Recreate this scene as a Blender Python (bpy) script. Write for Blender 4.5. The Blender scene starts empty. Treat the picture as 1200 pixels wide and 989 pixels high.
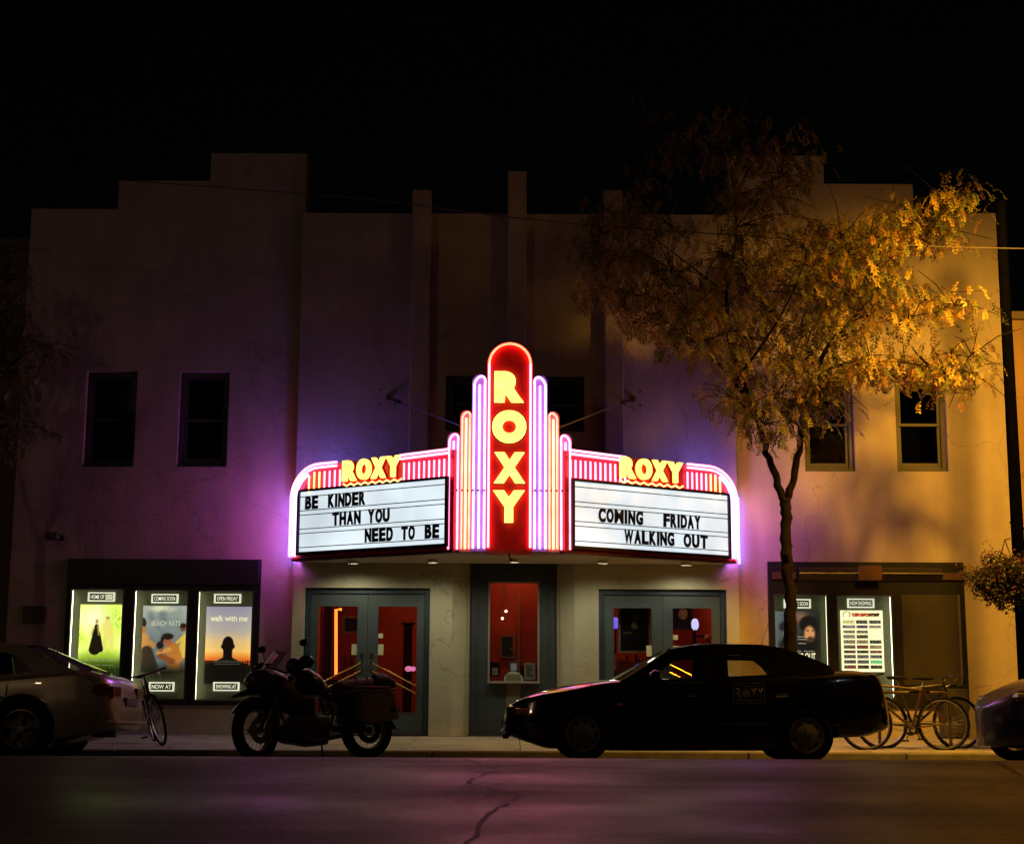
import bpy, bmesh, math, random
from mathutils import Vector, Matrix
random.seed(7)
PI = math.pi
scene = bpy.context.scene
COL = scene.collection
rad = math.radians
# ------------------------------------------------------------------ camera
F_PX, CX, CY = 1750.0, 600.0, 494.5
TILT, ROLL, EYE = rad(9.58), rad(0.27), 0.92
Fw = Vector((0, math.cos(TILT), math.sin(TILT)))
U0 = Vector((0, -math.sin(TILT), math.cos(TILT)))
R0 = Vector((1, 0, 0))
Rt = R0 * math.cos(ROLL) + U0 * math.sin(ROLL)
Up = U0 * math.cos(ROLL) - R0 * math.sin(ROLL)
cam = bpy.data.cameras.new('camera')
cam.sensor_width = 36.0
cam.lens = F_PX / 1200 * 36
cam.clip_end = 2000
camo = bpy.data.objects.new('camera', cam)
COL.objects.link(camo)
M = Matrix((Rt, Up, -Fw)).transposed().to_4x4()
M.translation = Vector((0, 0, EYE))
camo.matrix_world = M
scene.camera = camo
scene.render.resolution_x, scene.render.resolution_y = 1024, 843
# ------------------------------------------------------------------ night sky, moonlight, exposure
world = bpy.data.worlds.new('World'); scene.world = world; world.use_nodes = True
wn = world.node_tree; wn.nodes.clear()
sky = wn.nodes.new('ShaderNodeTexSky'); sky.sky_type = 'NISHITA'; sky.sun_disc = False
sky.sun_elevation = rad(3); sky.sun_rotation = rad(200)
wbg = wn.nodes.new('ShaderNodeBackground'); wbg.inputs['Strength'].default_value = 0.0003
wout = wn.nodes.new('ShaderNodeOutputWorld')
wn.links.new(sky.outputs[0], wbg.inputs[0]); wn.links.new(wbg.outputs[0], wout.inputs[0])
moon = bpy.data.lights.new('moon', 'SUN'); moon.energy = 0.004; moon.angle = rad(0.5); moon.color = (0.8, 0.85, 1)
mo = bpy.data.objects.new('moon', moon); COL.objects.link(mo)
mo.rotation_euler = (rad(60), 0, rad(20))
scene.view_settings.view_transform = 'Standard'
scene.view_settings.look = 'None'
scene.view_settings.exposure = 0.0
scene.view_settings.gamma = 1.0
# street lamp light (the lamp itself is built further down, at this place)
LAMP = Vector((6.5, 16.7, 7.55))
LAMP_POWER = 5300
LAMP_AIM = Vector((6.7, 22.6, 1.2))
LAMP_SIZE = 119

# ------------------------------------------------------------------ helpers
def at(px, py, Y):
    d = Fw + Rt * ((px - CX) / F_PX) + Up * ((CY - py) / F_PX)
    s = Y / d.y
    return Vector((s * d.x, Y, EYE + s * d.z))

def on_plane(px, py, p0, n):
    d = Fw + Rt * ((px - CX) / F_PX) + Up * ((CY - py) / F_PX)
    o = Vector((0, 0, EYE))
    s = (p0 - o).dot(n) / d.dot(n)
    return o + d * s

def tag(o, label=None, cat=None, group=None, kind=None):
    if label: o['label'] = label
    if cat: o['category'] = cat
    if group: o['group'] = group
    if kind: o['kind'] = kind
    return o

def thing(name, label=None, cat=None, loc=(0, 0, 0), rz=0.0, group=None, kind=None):
    o = bpy.data.objects.new(name, None)
    COL.objects.link(o)
    o.empty_display_size = 0.2
    o.location = loc; o.rotation_euler = (0, 0, rz)
    return tag(o, label, cat, group, kind)

def link(name, mesh, parent=None, mat=None, loc=None, rot=None):
    if mat and not mesh.materials: mesh.materials.append(mat)
    o = bpy.data.objects.new(name, mesh)
    COL.objects.link(o)
    if parent: o.parent = parent
    if loc is not None: o.location = loc
    if rot is not None: o.rotation_euler = rot
    return o

def copy_tree(o, parent=None):
    c = o.copy(); COL.objects.link(c)
    if parent: c.parent = parent
    for ch in list(o.children): copy_tree(ch, c)
    return c

class MB:
    def __init__(s): s.bm = bmesh.new()
    def box(s, a, b, bev=0.0, M=None, seg=1):
        a = Vector(a); b = Vector(b)
        c = (a + b) / 2; d = b - a
        r = bmesh.ops.create_cube(s.bm, size=1.0)
        vs = r['verts']
        for v in vs:
            v.co = Vector((v.co.x * d.x, v.co.y * d.y, v.co.z * d.z)) + c
        if bev > 0:
            es = list({e for v in vs for e in v.link_edges})
            rr = bmesh.ops.bevel(s.bm, geom=es, offset=min(bev, min(abs(d.x), abs(d.y), abs(d.z)) * .45), segments=seg, profile=.5, affect='EDGES')
            vs = list({v for f in rr['faces'] for v in f.verts})
        if M is not None:
            for v in vs: v.co = M @ v.co
        return s
    def cyl(s, p0, p1, r0, r1=None, seg=12, cap=True):
        p0 = Vector(p0); p1 = Vector(p1)
        if r1 is None: r1 = r0
        ax = (p1 - p0).normalized()
        u = ax.orthogonal().normalized(); w = ax.cross(u)
        A = []; B = []
        for i in range(seg):
            t = 2 * PI * i / seg
            d = u * math.cos(t) + w * math.sin(t)
            A.append(s.bm.verts.new(p0 + d * r0)); B.append(s.bm.verts.new(p1 + d * r1))
        for i in range(seg):
            j = (i + 1) % seg
            s.bm.faces.new((A[i], A[j], B[j], B[i]))
        if cap:
            s.bm.faces.new(A[::-1]); s.bm.faces.new(B)
        return s
    def tube(s, pts, r, seg=6, closed=False, cap=True):
        pts = [Vector(p) for p in pts]; n = len(pts)
        rs = r if isinstance(r, (list, tuple)) else [r] * n
        rings = []; u = None
        for i in range(n):
            if closed: t = (pts[(i + 1) % n] - pts[i - 1])
            else: t = pts[min(i + 1, n - 1)] - pts[max(i - 1, 0)]
            if t.length < 1e-9: t = Vector((0, 0, 1))
            t.normalize()
            if u is None: u = t.orthogonal().normalized()
            u = (u - t * u.dot(t))
            if u.length < 1e-6: u = t.orthogonal()
            u.normalize(); w = t.cross(u)
            rings.append([s.bm.verts.new(pts[i] + (u * math.cos(2 * PI * k / seg) + w * math.sin(2 * PI * k / seg)) * rs[i]) for k in range(seg)])
        m = n if closed else n - 1
        for i in range(m):
            a = rings[i]; b = rings[(i + 1) % n]
            for k in range(seg):
                l = (k + 1) % seg
                s.bm.faces.new((a[k], a[l], b[l], b[k]))
        if cap and not closed:
            s.bm.faces.new(rings[0][::-1]); s.bm.faces.new(rings[-1])
        return s
    def prism(s, poly, fmap, d0, d1):
        """poly: 2D points; fmap(u, v, d) -> 3D; extruded d0..d1"""
        A = [s.bm.verts.new(fmap(u, v, d0)) for u, v in poly]
        B = [s.bm.verts.new(fmap(u, v, d1)) for u, v in poly]
        n = len(poly)
        s.bm.faces.new(A[::-1]); s.bm.faces.new(B)
        for i in range(n):
            j = (i + 1) % n
            s.bm.faces.new((A[i], A[j], B[j], B[i]))
        return s
    def lathe(s, prof, M=None, seg=24, closed=False):
        """prof: (r, h) pairs, about local Y axis through M"""
        M = M or Matrix.Identity(4)
        rings = []
        for r, h in prof:
            rings.append([s.bm.verts.new(M @ Vector((r * math.cos(2 * PI * k / seg), h, r * math.sin(2 * PI * k / seg)))) for k in range(seg)])
        n = len(rings)
        for i in range(n if closed else n - 1):
            a = rings[i]; b = rings[(i + 1) % n]
            for k in range(seg):
                l = (k + 1) % seg
                s.bm.faces.new((a[k], b[k], b[l], a[l]))
        return s
    def disc(s, c, n, r, seg=20):
        n = Vector(n).normalized(); u = n.orthogonal().normalized(); w = n.cross(u); c = Vector(c)
        s.bm.faces.new([s.bm.verts.new(c + (u * math.cos(2 * PI * k / seg) + w * math.sin(2 * PI * k / seg)) * r) for k in range(seg)])
        return s
    def quad(s, *p):
        s.bm.faces.new([s.bm.verts.new(Vector(q)) for q in p]); return s
    def grid(s, f, nu, nv):
        V = [[s.bm.verts.new(f(i / nu, j / nv)) for j in range(nv + 1)] for i in range(nu + 1)]
        for i in range(nu):
            for j in range(nv):
                s.bm.faces.new((V[i][j], V[i + 1][j], V[i + 1][j + 1], V[i][j + 1]))
        return s
    def loft(s, secs, n=20, p=2.5, cap=True):
        """secs: (x, yc, zc, ry, rz) superellipse sections along x"""
        rings = []
        for (x, yc, zc, ry, rz) in secs:
            ring = []
            for k in range(n):
                t = 2 * PI * k / n; c = math.cos(t); q = math.sin(t)
                ring.append(s.bm.verts.new((x, yc + ry * math.copysign(abs(c) ** (2 / p), c), zc + rz * math.copysign(abs(q) ** (2 / p), q))))
            rings.append(ring)
        for a, b in zip(rings, rings[1:]):
            for k in range(n):
                l = (k + 1) % n
                s.bm.faces.new((a[k], a[l], b[l], b[k]))
        if cap:
            s.bm.faces.new(rings[0][::-1]); s.bm.faces.new(rings[-1])
        return s
    def sphere(s, c, r, seg=12, sc=(1, 1, 1)):
        res = bmesh.ops.create_uvsphere(s.bm, u_segments=seg, v_segments=max(6, seg // 2), radius=r)
        for v in res['verts']: v.co = Vector((v.co.x * sc[0], v.co.y * sc[1], v.co.z * sc[2])) + Vector(c)
        return s
    def mesh(s, name, smooth=False, angle=40):
        bmesh.ops.recalc_face_normals(s.bm, faces=s.bm.faces)
        if smooth:
            a = rad(angle)
            for e in s.bm.edges:
                if len(e.link_faces) == 2 and e.calc_face_angle(0) > a: e.smooth = False
            for f in s.bm.faces: f.smooth = True
        me = bpy.data.meshes.new(name); s.bm.to_mesh(me); s.bm.free()
        return me
    def build(s, name, mat, parent=None, smooth=False, loc=None, rot=None, kind=None):
        o = link(name, s.mesh(name, smooth), parent, mat, loc, rot)
        if kind: o['kind'] = kind
        return o

def text_mesh(txt, w=None, h=1.0, depth=0.01, bold=0.0, name='letter', space=1.0):
    cu = bpy.data.curves.new('t', 'FONT'); cu.body = txt; cu.size = 1.0
    cu.offset = bold; cu.extrude = 0.0; cu.resolution_u = 6; cu.space_character = space
    o = bpy.data.objects.new('t', cu); COL.objects.link(o)
    dg = bpy.context.evaluated_depsgraph_get()
    me = bpy.data.meshes.new_from_object(o.evaluated_get(dg))
    bpy.data.objects.remove(o); bpy.data.curves.remove(cu)
    me.name = name
    bm = bmesh.new(); bm.from_mesh(me)
    if bold: # overlapping offsets are harmless
        pass
    xs = [v.co.x for v in bm.verts]; ys = [v.co.y for v in bm.verts]
    x0, x1, y0, y1 = min(xs), max(xs), min(ys), max(ys)
    sy = h / (y1 - y0); sx = (w / (x1 - x0)) if w else sy
    for v in bm.verts: v.co = Vector(((v.co.x - x0) * sx, (v.co.y - y0) * sy, 0))
    if depth > 0:
        r = bmesh.ops.extrude_face_region(bm, geom=list(bm.faces))
        for g in r['geom']:
            if isinstance(g, bmesh.types.BMVert): g.co.z += depth
        bmesh.ops.recalc_face_normals(bm, faces=bm.faces)
    bm.to_mesh(me); bm.free()
    me.materials.clear()
    return me

def frame_matrix(o, u, v):
    u = Vector(u).normalized(); v = Vector(v).normalized(); n = u.cross(v)
    m = Matrix((u, v, n)).transposed().to_4x4(); m.translation = Vector(o)
    return m

def put_text(txt, o, u, w, h, mat, parent, name='lettering', depth=.004, bold=0.0, v=(0, 0, 1), space=1.0):
    me = text_mesh(txt, w, h, depth, bold, name, space)
    me.transform(frame_matrix(o, u, v))
    return link(name, me, parent, mat)

# ------------------------------------------------------------------ materials
MATS = {}
def nt(name):
    m = bpy.data.materials.new(name); m.use_nodes = True
    return m, m.node_tree, m.node_tree.nodes['Principled BSDF']

def mat(name, col, rough=.6, metal=0, noise=0, nscale=8, bump=0, bscale=60, coat=0, col2=None, stretch=None, spec=None, trans=0):
    if name in MATS: return MATS[name]
    m, t, b = nt(name); L = t.links.new
    b.inputs['Base Color'].default_value = (*col, 1)
    b.inputs['Roughness'].default_value = rough
    b.inputs['Metallic'].default_value = metal
    if coat: b.inputs['Coat Weight'].default_value = coat; b.inputs['Coat Roughness'].default_value = .04
    if spec is not None: b.inputs['Specular IOR Level'].default_value = spec
    tc = t.nodes.new('ShaderNodeTexCoord'); mp = t.nodes.new('ShaderNodeMapping')
    L(tc.outputs['Object'], mp.inputs[0])
    if stretch: mp.inputs['Scale'].default_value = stretch
    n1 = t.nodes.new('ShaderNodeTexNoise'); n1.inputs['Scale'].default_value = nscale; n1.inputs['Detail'].default_value = 6
    n1.inputs['Roughness'].default_value = .65
    L(mp.outputs[0], n1.inputs[0])
    rp = t.nodes.new('ShaderNodeValToRGB')
    nz = noise if noise else .12
    c2 = col2 if col2 else tuple(c * (1 - nz) for c in col)
    rp.color_ramp.elements[0].position = .3; rp.color_ramp.elements[1].position = .7
    rp.color_ramp.elements[0].color = (*c2, 1)
    rp.color_ramp.elements[1].color = (*[min(1, c * (1 + nz * .5)) for c in col], 1)
    L(n1.outputs['Fac'], rp.inputs[0]); L(rp.outputs[0], b.inputs['Base Color'])
    mr = t.nodes.new('ShaderNodeMapRange'); mr.inputs[3].default_value = max(0.02, rough - .06); mr.inputs[4].default_value = min(1, rough + .1)
    L(n1.outputs['Fac'], mr.inputs[0]); L(mr.outputs[0], b.inputs['Roughness'])
    if bump:
        n2 = t.nodes.new('ShaderNodeTexNoise'); n2.inputs['Scale'].default_value = bscale; n2.inputs['Detail'].default_value = 4
        L(mp.outputs[0], n2.inputs[0])
        bp = t.nodes.new('ShaderNodeBump'); bp.inputs['Strength'].default_value = bump; bp.inputs['Distance'].default_value = .01
        L(n2.outputs['Fac'], bp.inputs['Height']); L(bp.outputs[0], b.inputs['Normal'])
    MATS[name] = m
    return m

def emis(name, col, st, base=(.8, .8, .8), patch=0):
    if name in MATS: return MATS[name]
    m, t, b = nt(name)
    b.inputs['Base Color'].default_value = (*base, 1)
    b.inputs['Emission Color'].default_value = (*col, 1)
    b.inputs['Emission Strength'].default_value = st
    b.inputs['Roughness'].default_value = .4
    if patch:
        tc = t.nodes.new('ShaderNodeTexCoord'); n = t.nodes.new('ShaderNodeTexNoise'); n.inputs['Scale'].default_value = patch
        r = t.nodes.new('ShaderNodeMapRange'); r.inputs[1].default_value = .3; r.inputs[2].default_value = .7
        r.inputs[3].default_value = st * .8; r.inputs[4].default_value = st * 1.15
        t.links.new(tc.outputs['Object'], n.inputs[0]); t.links.new(n.outputs['Fac'], r.inputs[0]); t.links.new(r.outputs[0], b.inputs['Emission Strength'])
    MATS[name] = m
    return m

def glass(name, tint=(1, 1, 1), refl=1.0):
    if name in MATS: return MATS[name]
    m = bpy.data.materials.new(name); m.use_nodes = True; t = m.node_tree; t.nodes.clear(); L = t.links.new
    o = t.nodes.new('ShaderNodeOutputMaterial'); mx = t.nodes.new('ShaderNodeMixShader')
    tr = t.nodes.new('ShaderNodeBsdfTransparent'); tr.inputs[0].default_value = (*tint, 1)
    gl = t.nodes.new('ShaderNodeBsdfGlossy'); gl.inputs['Roughness'].default_value = .03
    fr = t.nodes.new('ShaderNodeFresnel'); fr.inputs[0].default_value = 1.5
    ml = t.nodes.new('ShaderNodeMath'); ml.operation = 'MULTIPLY'; ml.inputs[1].default_value = refl
    n = t.nodes.new('ShaderNodeTexNoise'); n.inputs['Scale'].default_value = 2.0
    bp = t.nodes.new('ShaderNodeBump'); bp.inputs['Strength'].default_value = .02
    L(n.outputs['Fac'], bp.inputs['Height']); L(bp.outputs[0], gl.inputs['Normal'])
    L(fr.outputs[0], ml.inputs[0]); L(ml.outputs[0], mx.inputs[0]); L(tr.outputs[0], mx.inputs[1]); L(gl.outputs[0], mx.inputs[2]); L(mx.outputs[0], o.inputs[0])
    MATS[name] = m
    return m

def stucco(name, col, streak=.2):
    m, t, b = nt(name); L = t.links.new
    tc = t.nodes.new('ShaderNodeTexCoord')
    big = t.nodes.new('ShaderNodeTexNoise'); big.inputs['Scale'].default_value = .9; big.inputs['Detail'].default_value = 8; big.inputs['Roughness'].default_value = .6
    mp = t.nodes.new('ShaderNodeMapping'); mp.inputs['Scale'].default_value = (2.2, 2.2, .5)
    st = t.nodes.new('ShaderNodeTexNoise'); st.inputs['Scale'].default_value = 1.5; st.inputs['Detail'].default_value = 6
    L(tc.outputs['Object'], big.inputs[0]); L(tc.outputs['Object'], mp.inputs[0]); L(mp.outputs[0], st.inputs[0])
    ad = t.nodes.new('ShaderNodeMath'); ad.operation = 'ADD'; L(big.outputs['Fac'], ad.inputs[0]); L(st.outputs['Fac'], ad.inputs[1])
    rp = t.nodes.new('ShaderNodeMapRange'); rp.inputs[1].default_value = .7; rp.inputs[2].default_value = 1.25; rp.inputs[3].default_value = 1 - streak; rp.inputs[4].default_value = 1.05
    L(ad.outputs[0], rp.inputs[0])
    dn = t.nodes.new('ShaderNodeTexNoise'); dn.inputs['Scale'].default_value = 1.1; dn.inputs['Detail'].default_value = 5; L(tc.outputs['Object'], dn.inputs[0])
    dm = t.nodes.new('ShaderNodeVectorMath'); dm.operation = 'MULTIPLY_ADD'; dm.inputs[1].default_value = (1.6, 1.6, 1.6); L(dn.outputs['Color'], dm.inputs[0]); L(tc.outputs['Object'], dm.inputs[2])
    vo = t.nodes.new('ShaderNodeTexVoronoi'); vo.feature = 'DISTANCE_TO_EDGE'; vo.inputs['Scale'].default_value = .42; L(dm.outputs[0], vo.inputs['Vector'])
    cr = t.nodes.new('ShaderNodeMapRange'); cr.inputs[1].default_value = .001; cr.inputs[2].default_value = .006; cr.inputs[3].default_value = .74; cr.inputs[4].default_value = 1; L(vo.outputs['Distance'], cr.inputs[0])
    mc_ = t.nodes.new('ShaderNodeMath'); mc_.operation = 'MULTIPLY'; L(rp.outputs[0], mc_.inputs[0]); L(cr.outputs[0], mc_.inputs[1])
    mx = t.nodes.new('ShaderNodeVectorMath'); mx.operation = 'SCALE'; mx.inputs[0].default_value = col
    L(mc_.outputs[0], mx.inputs['Scale']); L(mx.outputs[0], b.inputs['Base Color'])
    b.inputs['Roughness'].default_value = .88
    f1 = t.nodes.new('ShaderNodeTexNoise'); f1.inputs['Scale'].default_value = 26; f1.inputs['Detail'].default_value = 5
    f2 = t.nodes.new('ShaderNodeTexNoise'); f2.inputs['Scale'].default_value = 5; f2.inputs['Detail'].default_value = 3
    L(tc.outputs['Object'], f1.inputs[0]); L(tc.outputs['Object'], f2.inputs[0])
    a2 = t.nodes.new('ShaderNodeMath'); a2.operation = 'MULTIPLY_ADD'; a2.inputs[1].default_value = 2.2
    L(f2.outputs['Fac'], a2.inputs[0]); L(f1.outputs['Fac'], a2.inputs[2])
    bp = t.nodes.new('ShaderNodeBump'); bp.inputs['Strength'].default_value = .5; bp.inputs['Distance'].default_value = .012
    L(a2.outputs[0], bp.inputs['Height']); L(bp.outputs[0], b.inputs['Normal'])
    MATS[name] = m
    return m

WALL = stucco('stucco_cream', (.46, .385, .29))
WALL2 = stucco('entrance_stucco', (.42, .40, .29), .12)
NEIGH = stucco('neighbor_stucco', (.22, .16, .11), .3)
BLACKM = mat('black_metal', (.012, .012, .013), .35, 0, bump=.05)
POLE = mat('pole_paint', (.0015, .0015, .0018), .95, spec=0)
CASEIN = mat('case_backing', (.12, .125, .085), .6, nscale=20)
BRONZE = mat('bronze_metal', (.22, .13, .07), .35, .7, nscale=4, stretch=(1, 1, 20))
STEEL = mat('steel', (.5, .5, .5), .28, 1)
DSTEEL = mat('dark_steel', (.12, .12, .125), .35, .9)
BRASS = mat('brass', (.75, .48, .18), .22, 1)
DOORP = mat('door_paint', (.055, .078, .088), .5, bump=.04)
DOORF = mat('door_frame_paint', (.018, .04, .065), .5)
WINFR = mat('window_frame_paint', (.075, .068, .062), .55)
DARKGL = glass('dark_window_glass', (.5, .5, .55), 1.0)
CLRGL = glass('door_glass', (.85, .88, .88), .55)
CASEGL = glass('case_glass', (.93, .95, .93), .5)
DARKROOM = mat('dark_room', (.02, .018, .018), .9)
MRED = mat('sign_red_paint', (.72, .025, .04), .38, bump=.03)
MPURP = mat('sign_lilac_paint', (.42, .24, .50), .4)
MBLK = mat('sign_dark_paint', (.03, .012, .02), .4)
LETTERBLK = mat('letter_black', (.008, .008, .012), .4)
SOFFIT = mat('soffit_paint', (.50, .47, .40), .6, nscale=3)
RUBBER = mat('rubber', (.010, .010, .010), .8, bump=.1, spec=.2)

N_PINK = emis('neon_pink', (1.0, .22, .46), 5.0, patch=4)
N_LILAC = emis('neon_lilac', (.72, .38, 1.0), 4.6, patch=4)
N_BLUE = emis('neon_blue', (.14, .10, 1.0), 48)
N_YEL = emis('neon_gold', (1.0, .44, .13), 4.6, patch=4)
N_RED = emis('neon_red', (1.0, .095, .045), 8.0, patch=4)
N_LETTER = emis('letter_yellow_glow', (1.0, .62, .12), 2.6, (.8, .7, .1), patch=9)
N_ORANGE = emis('neon_orange', (1.0, .17, .02), 3.5)

# ------------------------------------------------------------------ ground
def road_z(Y):
    pts = [(-60, -.2), (0, .22), (5, .285), (9, .307), (11.2, .305), (12.2, .262), (14.5, .09), (16.2, -.025), (17.2, -.068), (18.6, -.125), (19.3, -.15)]
    for (a, za), (b, zb) in zip(pts, pts[1:]):
        if Y <= b: return za + (zb - za) * (Y - a) / (b - a)
    return -.15

def asphalt():
    m, t, b = nt('asphalt'); L = t.links.new
    tc = t.nodes.new('ShaderNodeTexCoord')
    fine = t.nodes.new('ShaderNodeTexNoise'); fine.inputs['Scale'].default_value = 24; fine.inputs['Detail'].default_value = 8
    mp = t.nodes.new('ShaderNodeMapping'); mp.inputs['Scale'].default_value = (.16, 3.0, 1)
    st = t.nodes.new('ShaderNodeTexNoise'); st.inputs['Scale'].default_value = 1.2; st.inputs['Detail'].default_value = 8; st.inputs['Roughness'].default_value = .6
    patch = t.nodes.new('ShaderNodeTexNoise'); patch.inputs['Scale'].default_value = .6; patch.inputs['Detail'].default_value = 7
    L(tc.outputs['Object'], fine.inputs[0]); L(tc.outputs['Object'], mp.inputs[0]); L(mp.outputs[0], st.inputs[0]); L(tc.outputs['Object'], patch.inputs[0])
    # sealed seams running along the street
    sx = t.nodes.new('ShaderNodeSeparateXYZ'); L(tc.outputs['Object'], sx.inputs[0])
    wob = t.nodes.new('ShaderNodeTexNoise'); wob.inputs['Scale'].default_value = .35; wob.inputs['Detail'].default_value = 5; L(tc.outputs['Object'], wob.inputs[0])
    yy = t.nodes.new('ShaderNodeMath'); yy.operation = 'MULTIPLY_ADD'; yy.inputs[1].default_value = .5; L(wob.outputs['Fac'], yy.inputs[0]); L(sx.outputs['Y'], yy.inputs[2])
    def seam(y, w):
        d = t.nodes.new('ShaderNodeMath'); d.operation = 'SUBTRACT'; d.inputs[1].default_value = y + .25; L(yy.outputs[0], d.inputs[0])
        a = t.nodes.new('ShaderNodeMath'); a.operation = 'ABSOLUTE'; L(d.outputs[0], a.inputs[0])
        r = t.nodes.new('ShaderNodeMapRange'); r.inputs[1].default_value = w * .4; r.inputs[2].default_value = w; r.inputs[3].default_value = .72; r.inputs[4].default_value = 1
        L(a.outputs[0], r.inputs[0]); return r
    s1 = seam(9.75, .16); s2 = seam(8.2, .2); s3 = seam(2.0, .03)
    m1 = t.nodes.new('ShaderNodeMath'); m1.operation = 'MULTIPLY'; L(s1.outputs[0], m1.inputs[0]); L(s2.outputs[0], m1.inputs[1])
    m2 = t.nodes.new('ShaderNodeMath'); m2.operation = 'MULTIPLY'; L(m1.outputs[0], m2.inputs[0]); L(s3.outputs[0], m2.inputs[1])
    # cracks
    vc = t.nodes.new('ShaderNodeMapping'); L(tc.outputs['Object'], vc.inputs[0])
    dn = t.nodes.new('ShaderNodeTexNoise'); dn.inputs['Scale'].default_value = 1.6; L(tc.outputs['Object'], dn.inputs[0])
    dm = t.nodes.new('ShaderNodeVectorMath'); dm.operation = 'MULTIPLY_ADD'; dm.inputs[1].default_value = (.6, .6, .6); L(dn.outputs['Color'], dm.inputs[0]); L(vc.outputs[0], dm.inputs[2])
    vo = t.nodes.new('ShaderNodeTexVoronoi'); vo.feature = 'DISTANCE_TO_EDGE'; vo.inputs['Scale'].default_value = .28; L(dm.outputs[0], vo.inputs['Vector'])
    cr = t.nodes.new('ShaderNodeMapRange'); cr.inputs[1].default_value = .004; cr.inputs[2].default_value = .014; cr.inputs[3].default_value = .22; cr.inputs[4].default_value = 1; L(vo.outputs['Distance'], cr.inputs[0])
    m3 = t.nodes.new('ShaderNodeMath'); m3.operation = 'MULTIPLY'; L(m2.outputs[0], m3.inputs[0]); L(cr.outputs[0], m3.inputs[1])
    sr = t.nodes.new('ShaderNodeMapRange'); sr.inputs[1].default_value = .32; sr.inputs[2].default_value = .7; sr.inputs[3].default_value = .40; sr.inputs[4].default_value = 1.35; L(st.outputs['Fac'], sr.inputs[0])
    pr = t.nodes.new('ShaderNodeMapRange'); pr.inputs[1].default_value = .3; pr.inputs[2].default_value = .7; pr.inputs[3].default_value = .6; pr.inputs[4].default_value = 1.25; L(patch.outputs['Fac'], pr.inputs[0])
    fr = t.nodes.new('ShaderNodeMapRange'); fr.inputs[1].default_value = .3; fr.inputs[2].default_value = .7; fr.inputs[3].default_value = .45; fr.inputs[4].default_value = 1.5; L(fine.outputs['Fac'], fr.inputs[0])
    last = m3
    for q in (sr, pr, fr):
        mm = t.nodes.new('ShaderNodeMath'); mm.operation = 'MULTIPLY'; L(last.outputs[0], mm.inputs[0]); L(q.outputs[0], mm.inputs[1]); last = mm
    sc = t.nodes.new('ShaderNodeVectorMath'); sc.operation = 'SCALE'; sc.inputs[0].default_value = (.070, .062, .057)
    L(last.outputs[0], sc.inputs['Scale']); L(sc.outputs[0], b.inputs['Base Color'])
    rr = t.nodes.new('ShaderNodeMapRange'); rr.inputs[1].default_value = .3; rr.inputs[2].default_value = .7; rr.inputs[3].default_value = .33; rr.inputs[4].default_value = .66
    L(patch.outputs['Fac'], rr.inputs[0]); L(rr.outputs[0], b.inputs['Roughness'])
    bp = t.nodes.new('ShaderNodeBump'); bp.inputs['Strength'].default_value = .6; bp.inputs['Distance'].default_value = .008
    L(fine.outputs['Fac'], bp.inputs['Height']); L(bp.outputs[0], b.inputs['Normal'])
    return m
ASPH = asphalt()
CONC = mat('sidewalk_concrete', (.30, .275, .24), .8, noise=.35, nscale=2.2, bump=.25, bscale=40)
CONC2 = mat('kerb_concrete', (.16, .15, .14), .8, noise=.4, nscale=4, bump=.3, bscale=40)
DIRT = mat('ground_dirt', (.06, .055, .05), .9, noise=.4, nscale=.5)

g = MB()
Ys = [-60, -40, -20, -8] + [y * .5 for y in range(0, 24)] + [12 + .2 * i for i in range(0, 37)]
g.grid(lambda u, v: Vector((-90 + 180 * u, Ys[min(len(Ys) - 1, round(v * (len(Ys) - 1)))], road_z(Ys[min(len(Ys) - 1, round(v * (len(Ys) - 1)))]))), 12, len(Ys) - 1)
g.build('road', ASPH, kind='structure', smooth=True)
g = MB(); g.quad((-600, 19.25, -.3), (600, 19.25, -.3), (600, 700, -.3), (-600, 700, -.3))
g.quad((-600, -600, -.35), (600, -600, -.35), (600, -59, -.35), (-600, -59, -.35))
g.build('ground', DIRT, kind='structure')
TAR = mat('tar_seal', (.048, .043, .040), .6, spec=.4)
rk = random.Random(21)
for pts_ in ([(-.55, 12.6), (-.35, 11.2), (-.1, 10.0), (-.25, 8.8), (.05, 7.9), (-.1, 7.0), (-.2, 5.2)], [(3.6, 11.4), (3.2, 9.6), (3.5, 8.2), (3.1, 6.6), (3.3, 5.0)], [(-4.6, 11.2), (-3.9, 9.0), (-4.1, 7.4), (-3.5, 5.6)], [(-.2, 8.7), (.9, 8.45), (2.2, 8.7), (3.45, 8.4)], [(-3.9, 9.1), (-2.4, 9.3), (-.2, 9.9)]):
    path = []
    for (xa, ya), (xb, yb) in zip(pts_, pts_[1:]):
        for k in range(10): path.append((xa + (xb - xa) * k / 10 + rk.gauss(0, .010), ya + (yb - ya) * k / 10 + rk.gauss(0, .015)))
    g = MB(); prev = None
    for (xa, ya), (xb, yb) in zip(path, path[1:]):
        dx, dy = xb - xa, yb - ya; l = math.hypot(dx, dy) or 1; w = rk.uniform(.005, .013); nx, ny = -dy / l * w, dx / l * w
        cur = (xb + nx, yb + ny), (xb - nx, yb - ny)
        if prev is None: prev = ((xa + nx, ya + ny), (xa - nx, ya - ny))
        g.quad(*[(x, y, road_z(y) + .005) for x, y in (prev[0], prev[1], cur[1], cur[0])]); prev = cur
    bmesh.ops.remove_doubles(g.bm, verts=g.bm.verts, dist=.0001)
    g.build('tar_seam', TAR, kind='structure')

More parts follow.
